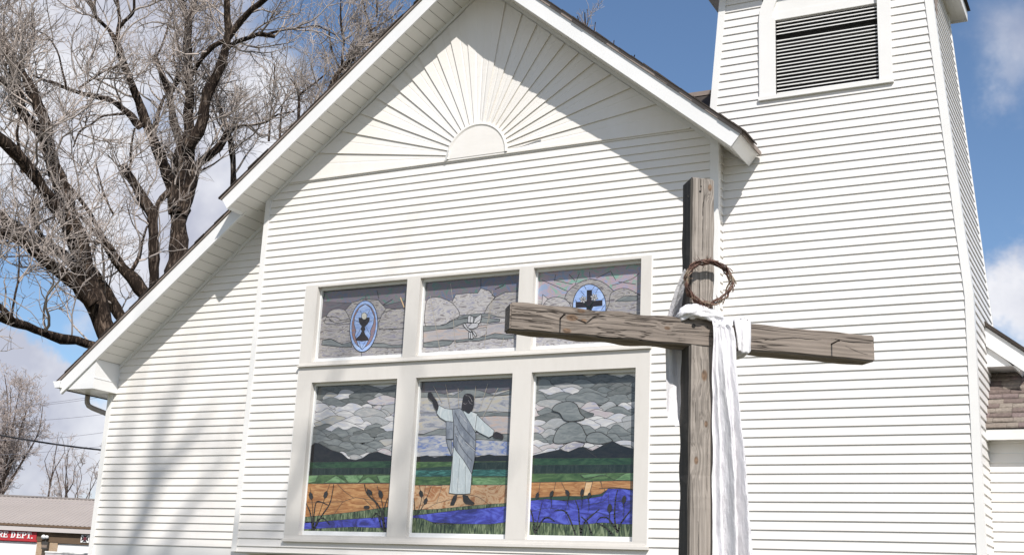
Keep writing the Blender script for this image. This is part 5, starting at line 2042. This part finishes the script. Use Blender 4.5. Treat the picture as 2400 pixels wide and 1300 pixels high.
# crown that peeks over the right slope of the gable
D_specs = [([(1430, 420, 22), (1420, 250, 12), (1385, 130, 8), (1374, 80, 5), (1371, 30, 2)], 0, .3),
           ([(1385, 130, 6), (1362, 70, 3), (1354, 38, 2)], .2, -.2), ([(1383, 120, 5), (1392, 75, 3), (1396, 52, 2)], .2, .3),
           ([(1420, 250, 9), (1432, 150, 5), (1440, 95, 2)], .1, .4), ([(1420, 250, 8), (1470, 180, 5), (1487, 128, 2)], .1, -.4), ([(1372, 70, 3), (1378, 45, 2), (1376, 22, 1.5)], .3, .2)]
ld = specs(D_specs, 27.0)
gd = Vector(ld[0][0][0])
ld[0] = (np.vstack([[gd.x + .1, gd.y, 0.0], [gd.x, gd.y, gd.z * .6], ld[0][0]]), np.concatenate([[.22, .16], ld[0][1]]))
tree('bare_tree', (gd.x + .1, gd.y, 0), 'bare tree whose twig tips show over the right roof slope', None, ld, (26, 90, 240), m_bark, m_twig, .35, 8)

# tree behind the viewer whose branch shadows fall on the left wall
sh = []


def shadow_limb(pts, yw, t0, t1):
    n_ = len(pts)
    rows = []
    for i, (x, y, w_) in enumerate(pts):
        p = at(x, y, yw) + SUNV * (t0 + (t1 - t0) * i / (n_ - 1))
        rows.append((p.x, p.y, p.z, w_))
    a = catmull(rows, .3)
    return a[:, :3], a[:, 3]


for pts, t0, t1 in ((((285, 1330, .17), (330, 1230, .15), (352, 1160, .14), (362, 1080, .11), (380, 1000, .09), (400, 940, .06)), 26, 27),
                    (((345, 1180, .10), (385, 1110, .08), (420, 1070, .07), (455, 1010, .05), (490, 960, .03)), 26.2, 25.5),
                    (((255, 1330, .10), (262, 1200, .08), (275, 1130, .07), (285, 1060, .06), (300, 1000, .05), (330, 860, .03)), 26.5, 27),
                    (((360, 1330, .08), (430, 1210, .07), (480, 1140, .05), (530, 1090, .03)), 25.8, 25),
                    (((620, 1330, .07), (690, 1200, .06), (760, 1000, .05), (850, 780, .03)), 24.5, 25),
                    (((300, 1330, .12), (420, 1330, .10), (620, 1335, .07), (960, 1340, .06), (1080, 1270, .045), (1180, 1180, .03)), 26, 24),
                    (((960, 1340, .05), (930, 1200, .04), (960, 1000, .03)), 24.8, 24.2)):
    sh.append(shadow_limb([p for p in pts], YW, t0 + 9, t1 + 9))
low = Vector(sh[0][0][0])
tb = Vector((low.x + .8, low.y - 1.2, 0))
tr_ = catmull([(tb.x, tb.y, 0, .42), (tb.x - .1, tb.y + .2, low.z * .45, .33), (low.x + .3, low.y - .5, low.z * .8, .24), (low.x, low.y, low.z, .17)], .6)
for q in (2, 3):
    p = Vector(sh[q][0][0])
    b2 = catmull([(*tr_[-6, :3], .12), (*(Vector(tr_[-6, :3]).lerp(p, .5) + Vector((0, 0, .2))), .10), (*p, .09)], .5)
    sh.append((b2[:, :3], b2[:, 3]))
sh.append((tr_[:, :3], tr_[:, 3]))
root = empty('shade_tree', tuple(tb), 'tall bare tree behind the viewer casting branch shadows on the left church wall', 'tree')
mesh_np('trunk', limb_tubes(sh, 8, .04), m_bark, root)
a, ar = grow([s[0] for s in sh[:7]], [s[1] for s in sh[:7]], 46, .6, 1.8, .03, .01, 7, .9, .2, .2)
mesh_np('crown', [tubes_np(a, ar, 4)], m_twig, root)

# ------------------------------------------------------------------ fire station
DF = 44.0
fs0 = depth(60, 1260, DF)
FX = Matrix((RH, FH, Vector((0, 0, 1)))).transposed()
fire = bpy.data.objects.new('fire_station', None)
COL.objects.link(fire)
fire.location = (fs0.x, fs0.y, 0)
fire.rotation_euler = (0, 0, math.atan2(RH.y, RH.x))
tag(fire, 'low brick fire station with tan ribbed metal roof and white garage doors', 'building')


def fl(px, py, dd=0.0):
    p = depth(px, py, DF + dd)
    v = p - Vector(fire.location)
    return Vector((v.dot(RH), v.dot(FH), v.z))


def brick_mat(name, c1, c2, mortar):
    m, t, b = material(name)
    tc = t.new('ShaderNodeTexCoord').outputs['Object']
    sw = t.new('ShaderNodeSeparateXYZ')
    t.link(tc, sw.inputs[0])
    cmb = t.new('ShaderNodeCombineXYZ')
    t.link(sw.outputs[0], cmb.inputs[0])
    t.link(sw.outputs[2], cmb.inputs[1])
    br = t.new('ShaderNodeTexBrick')
    br.inputs['Color1'].default_value = (*c1, 1)
    br.inputs['Color2'].default_value = (*c2, 1)
    br.inputs['Mortar'].default_value = (*mortar, 1)
    br.inputs['Scale'].default_value = 4.5
    br.inputs['Mortar Size'].default_value = .015
    t.link(cmb.outputs[0], br.inputs['Vector'])
    t.link(br.outputs[0], b.inputs['Base Color'])
    b.inputs['Roughness'].default_value = .9
    return m


m_brick = brick_mat('tan_brick', (.42, .30, .19), (.36, .25, .16), (.4, .36, .3))
m_metal = basic('tan_metal_roof', (.37, .325, .295), .85, .05, .8, metal=.0)
m_brown = basic('brown_beam', (.115, .075, .045), .8, .15, 3)
m_red = basic('red_sign', (.40, .022, .03), .5, .08, 3)
m_white = basic('white_paint', (.80, .80, .79), .5, .03, 2)
m_greytrim = basic('grey_metal_trim', (.52, .48, .46), .5, .05, 2)

XL, XR = -9.0, 3.2
eav = (fl(0, 1222, .25).z + fl(214, 1236, .25).z) / 2
gut = (fl(0, 1233, -.2).z + fl(214.6, 1243, -.2).z) / 2
rdg_d = 4.6
rdg = (fl(0, 1160.4, rdg_d).z + fl(223.8, 1171.3, rdg_d).z) / 2
sgt = fl(40, 1242, 0).z
sgb = fl(40, 1266, 0).z
mb = MB()
mb.box(XL, fl(-300, 1260).x, 0, .2, 0, gut)
pxl, pxr = fl(87.5, 1265).x, fl(136, 1270).x
dr = fl(330, 1270).x
mb.box(pxl, pxr, 0, .2, 0, sgb + .01)
mb.box(dr, XR + 1, 0, .2, 0, gut)
mb.box(XL, XL + .2, .2, 9, 0, gut)
mb.box(XR + .8, XR + 1, .2, 9, 0, gut)
mb.box(XL, XR + 1, 8.8, 9, 0, gut)
cw_ = mb.build('wall', m_brick, fire)
mb = MB()
mb.box(XL, XR + 1, -.02, .18, sgb + .011, gut + .02)
mb.build('header_beam', m_brown, fire)
mb = MB()
# main roof slab, rear slope and the flatter lower strip, with standing ribs
mb.face([(XL - .3, .25, eav), (XR + 1.2, .25, eav), (XR + 1.2, rdg_d, rdg), (XL - .3, rdg_d, rdg)])
mb.face([(XL - .3, 9.3, eav), (XR + 1.2, 9.3, eav), (XR + 1.2, rdg_d, rdg), (XL - .3, rdg_d, rdg)])
mb.face([(XL - .3, -.1, gut + .04), (XR + 1.2, -.1, gut + .04), (XR + 1.2, .25, eav - .09), (XL - .3, .25, eav - .09)])
x = XL
while x < XR + 1.2:
    s = (rdg - eav) / (rdg_d + .15)
    for o_, h_ in ((0, .02),):
        mb.face([(x, .24, eav), (x + .02, .24, eav + h_), (x + .02, rdg_d, rdg + h_), (x, rdg_d, rdg)])
        mb.face([(x + .02, .24, eav + h_), (x + .05, .24, eav + h_), (x + .05, rdg_d, rdg + h_), (x + .02, rdg_d, rdg + h_)])
        mb.face([(x + .05, .24, eav + h_), (x + .07, .24, eav), (x + .07, rdg_d, rdg), (x + .05, rdg_d, rdg + h_)])
    mb.face([(x, -.1, gut + .045), (x + .05, -.1, gut + .065), (x + .05, .24, eav - .065), (x, .24, eav - .085)])
    x += .155
frf = mb.build('roof', m_metal, fire)
mb = MB()
mb.box(XL - .32, XR + 1.22, .21, .26, eav - .085, eav - .002)
mb.build('roof_lip', m_brown, frf)
mb = MB()
mb.box(XL - .3, XR + 1.2, rdg_d - .12, rdg_d + .12, rdg - .01, rdg + .045)
mb.build('ridge_cap', basic('ridge_grey', (.22, .20, .19), .6, .05, 2), frf)
mb = MB()
gb_ = (fl(0, 1240, -.3).z + fl(214, 1250, -.3).z) / 2
mb.box(XL - .3, XR + 1.2, -.17, -.08, gb_, gut + .035)
mb.box(XL - .3, XR + 1.2, -.08, -.021, gb_ + .03, gb_ + .05)
mb.build('gutter', m_greytrim, frf)
for x0, x1 in ((fl(-300, 1260).x, pxl), (pxr, dr)):
    mb = MB()
    ztop_d = sgb - .02
    for i in range(5):
        h_ = ztop_d / 5
        mb.box(x0, x1, .03, .06, i * h_, (i + 1) * h_ - .012)
    mb.box(x0, x1, .061, .08, 0, ztop_d)
    mb.build('garage_door', m_white, fire)
    mb = MB()
    mb.box(x0, x1, -.03, .08, ztop_d + .001, ztop_d + .07)
    mb.build('door_trim', m_red if x0 < 0 and x1 < pxr else m_brown, fire)
# the sign and its slab-serif letters
sx1 = fl(87, 1255).x
sx0 = sx1 - (fl(87, 1255).x - fl(22, 1255).x) / .50 * 1.02
mb = MB()
mb.box(sx0, sx1, -.06, -.021, sgb - .005, sgt + .02)
sign = mb.build('sign', m_red, fire, )
sign['label'] = 'red sign lettered FIRE DEPT.'


def letter(mb, ch, x, z, w, h, y):
    s = w * .27
    q = w * .17
    bx = lambda a, b_, c, d: mb.box(x + a * w, x + b_ * w, y - .02, y, z + c * h, z + d * h)
    t_ = .15
    v = .27
    if ch in 'IFEDPRT':
        pass
    if ch == 'I':
        bx(.36, .64, 0, 1); bx(.15, .85, 0, .12); bx(.15, .85, .88, 1)
    if ch in 'FE':
        bx(.12, .12 + v, .12, .88); bx(0, .5, 0, .12); bx(0, 1, .88, 1); bx(.39, .75, .44, .57); bx(.86, 1, .70, .88)
        bx(.66, .78, .36, .66)
        if ch == 'E':
            bx(.5, 1, 0, .12); bx(.86, 1, .12, .30)
    if ch in 'DPR':
        bx(.12, .12 + v, .12, .88); bx(0, .5, .88, 1); bx(0, .5, 0, .12)
        zc0, zc1 = (0, 1) if ch == 'D' else (.42, 1)
        n_ = 10
        cz, rz_ = (zc0 + zc1) / 2, (zc1 - zc0) / 2
        for i in range(n_):
            a, b_ = -math.pi / 2 + math.pi * i / n_, -math.pi / 2 + math.pi * (i + 1) / n_
            P = []
            for an, k in ((a, 1), (b_, 1), (b_, .6), (a, .6)):
                kk = (1, 1) if k == 1 else (.42, .70)
                P.append((x + (.5 + math.cos(an) * .5 * kk[0]) * w, z + (cz + math.sin(an) * rz_ * kk[1]) * h))
            mb.prism(P, y - .02, y)
        if ch in 'PR':
            bx(.39, .5, .42, .55)
        if ch == 'R':
            mb.prism([(x + .48 * w, z + .45 * h), (x + .72 * w, z + .45 * h), (x + 1.0 * w, z), (x + .72 * w, z)], y - .02, y)
            bx(.7, 1.08, 0, .1)
    if ch == 'T':
        bx(.36, .64, 0, .88); bx(.2, .8, 0, .12); bx(0, 1, .88, 1); bx(0, .13, .68, .88); bx(.87, 1, .68, .88)
    if ch == '.':
        bx(.0, .3, 0, .2)


zc0, zc1 = fl(40, 1259.5).z, fl(40, 1245.5).z
hh_ = zc1 - zc0
pxw = fl(1, 1255).x - fl(0, 1255).x
for ch, px in (('F', -36), ('I', -18), ('R', -3), ('E', 9), ('D', 27), ('E', 40.5), ('P', 52.5), ('T', 64), ('.', 75.5)):
    mb = MB()
    letter(mb, ch, fl(px, 1255).x, zc0, pxw * 10.6, hh_, -.06)
    mb.build('full_stop' if ch == '.' else 'letter', m_white, sign)
# lamp above the pier, bell box, emblem plate
mb = MB()
c = fl(104, 1257, -.2)
for i, (dx, dz, r_) in enumerate(((-.045, 0, .075), (.07, .0, .06))):
    mb.tube([(c.x + dx, -.02, c.z + dz), (c.x + dx, -.16, c.z + dz), (c.x + dx, -.20, c.z + dz - .01)], [.04, r_, r_ * .95], 12)
mb.build('flood_lamp', m_white, fire, True)
mb = MB()
k = fl(106, 1275, -.15)
mb.tube([(k.x + .02, -.03, k.z + .28), (k.x + .02, -.10, k.z + .18), (k.x - .02, -.12, k.z + .10)], .025, 6)
mb.box(k.x - .10, k.x + .10, -.20, -.03, k.z - .16, k.z + .10)
mb.box(k.x - .08, k.x + .08, -.205, -.2005, k.z - .10, k.z - .01, 1)
mb.build('alarm_box', [basic('dark_box', (.05, .045, .04), .6, .2, 5), m_bare], fire)
mb = MB()
a_, b2 = fl(192, 1252), fl(209, 1271)
mb.box(a_.x, b2.x, -.06, -.021, b2.z, a_.z)
plate = mb.build('emblem_plate', m_white, fire)
mb = MB()
cx, cz = (a_.x + b2.x) / 2, (a_.z + b2.z) / 2
hw_ = (b2.x - a_.x) * .45
for ang in range(4):
    an = ang * math.pi / 2
    pts = []
    for (u_, v_) in ((.16, .1), (.62, .98), (0, .82), (-.62, .98), (-.16, .1)):
        pts.append((cx + (u_ * math.cos(an) - v_ * math.sin(an)) * hw_, cz + (u_ * math.sin(an) + v_ * math.cos(an)) * hw_))
    mb.prism(pts, -.068, -.0605)
mb.prism([(cx + math.cos(i * .5236) * hw_ * .46, cz + math.sin(i * .5236) * hw_ * .46) for i in range(12)], -.075, -.069, 1)
mb.build('emblem', [basic('emblem_dark', (.03, .025, .028), .6, .1, 9), basic('emblem_maroon', (.12, .02, .03), .6, .1, 9)], plate)

# boxy vehicle in front of the station, only its roof edge in the picture
tv = depth(160, 1293, 27)
truck = bpy.data.objects.new('box_truck', None)
COL.objects.link(truck)
truck.location = (tv.x, tv.y, 0)
truck.rotation_euler = (0, 0, math.atan2(RH.y, RH.x))
tag(truck, 'pale grey box truck parked before the fire station, only its roof edge showing', 'truck')
m_paint = basic('pale_grey_paint', (.50, .48, .49), .35, .03, 1.0)
zt2 = tv.z
mb = MB()
xl_ = -(160 - 108) / FOC * 27
mb.box(xl_, xl_ + 3.6, 0, 2.2, .75, zt2)
mb.box(xl_ - .01, xl_ + 3.61, -.012, 2.212, zt2 - .025, zt2 + .004, 1)
mb.build('cargo_box', [m_paint, m_white], truck)
mb = MB()
mb.prism([(xl_ + 3.65, .7), (xl_ + 5.4, .7), (xl_ + 5.4, 1.35), (xl_ + 4.8, 1.45), (xl_ + 4.4, 2.1), (xl_ + 3.65, 2.1)], .1, 2.1)
mb.build('cab', m_paint, truck)
mb = MB()
mb.box(xl_, xl_ + 5.3, .25, 1.95, .5, .695)
mb.build('chassis', m_dark, truck)
for x in (xl_ + .8, xl_ + 4.6):
    for y in (.12, 1.85):
        mb = MB()
        mb.tube([(x, y, .42), (x, y + .26, .42)], [.42, .42], 20)
        mb.build('wheel', m_dark, truck)

# ------------------------------------------------------------------ wires
m_wire = basic('black_cable', (.03, .03, .035), .7, .1, 2)
m_wire2 = basic('grey_cable', (.16, .16, .19), .7, .1, 2)


def wire(a, b, D, rad_, label, m, lean=0.0):
    p0, p1 = depth(*a, D), depth(*b, D + lean)
    d = (p1 - p0)
    q0, q1 = p0 - d * 1.2, p1 + d * .9
    pts = []
    for i in range(25):
        f = i / 24
        p = q0.lerp(q1, f)
        p.z -= .25 * (1 - (2 * f - 1) ** 2) - .22
        pts.append(p)
    mb = MB()
    mb.tube(pts, rad_, 5)
    o = mb.build('power_line', m, None, True)
    tag(o, label, 'cable', 'cables crossing the sky at the left')
    return o


wire((0, 1017), (238, 1055), 30, .022, 'thick black cable sloping down towards the church corner', m_wire)
wire((22, 951), (190, 934), 46, .007, 'thin grey wire, upper of the close pair under the eave', m_wire2)
wire((40, 952), (190, 938.5), 46, .007, 'thin grey wire, lower of the close pair under the eave', m_wire2)
wire((80, 984), (250, 970), 46, .007, 'thin grey wire just below the downspout elbow', m_wire2)
wire((90, 1027), (240, 1014), 46, .007, 'thin grey wire crossing above the thick black cable end', m_wire2)
wire((35, 1062), (238, 1046), 46, .007, 'faint lowest grey wire crossing the thick black cable', m_wire2)

# ------------------------------------------------------------------ ground
m_ground, t_, b_ = material('ground')
tc = t_.new('ShaderNodeTexCoord').outputs['Object']
n1 = t_.noise(tc, .35, 5)
n2 = t_.noise(tc, 14.0, 4)
c1 = t_.ramp(n1.outputs[0], [(.35, (.085, .09, .045)), (.5, (.13, .115, .07)), (.65, (.17, .15, .11))])
t_.link(t_.mix(t_.maprange(n2.outputs[0], .3, .7, 0, .4), c1, (.10, .10, .05)), b_.inputs['Base Color'])
b_.inputs['Roughness'].default_value = .95
mb = MB()
n_ = 20
mb.grid([[(-900 + 1800 * i / n_, -900 + 1800 * j / n_, 0) for i in range(n_ + 1)] for j in range(n_ + 1)])
tag(mb.build('ground', m_ground), kind='structure')
m_road = basic('asphalt', (.06, .06, .058), .95, .2, 2.0, bump=.2)
mb = MB()
pc = Vector(fire.location)
q = [pc + RH * a_ + FH * b_ for a_, b_ in ((-14, -12), (7, -12), (7, -.3), (-14, -.3))]
mb.face([(v.x, v.y, .006) for v in q])
tag(mb.build('driveway', m_road), kind='structure')
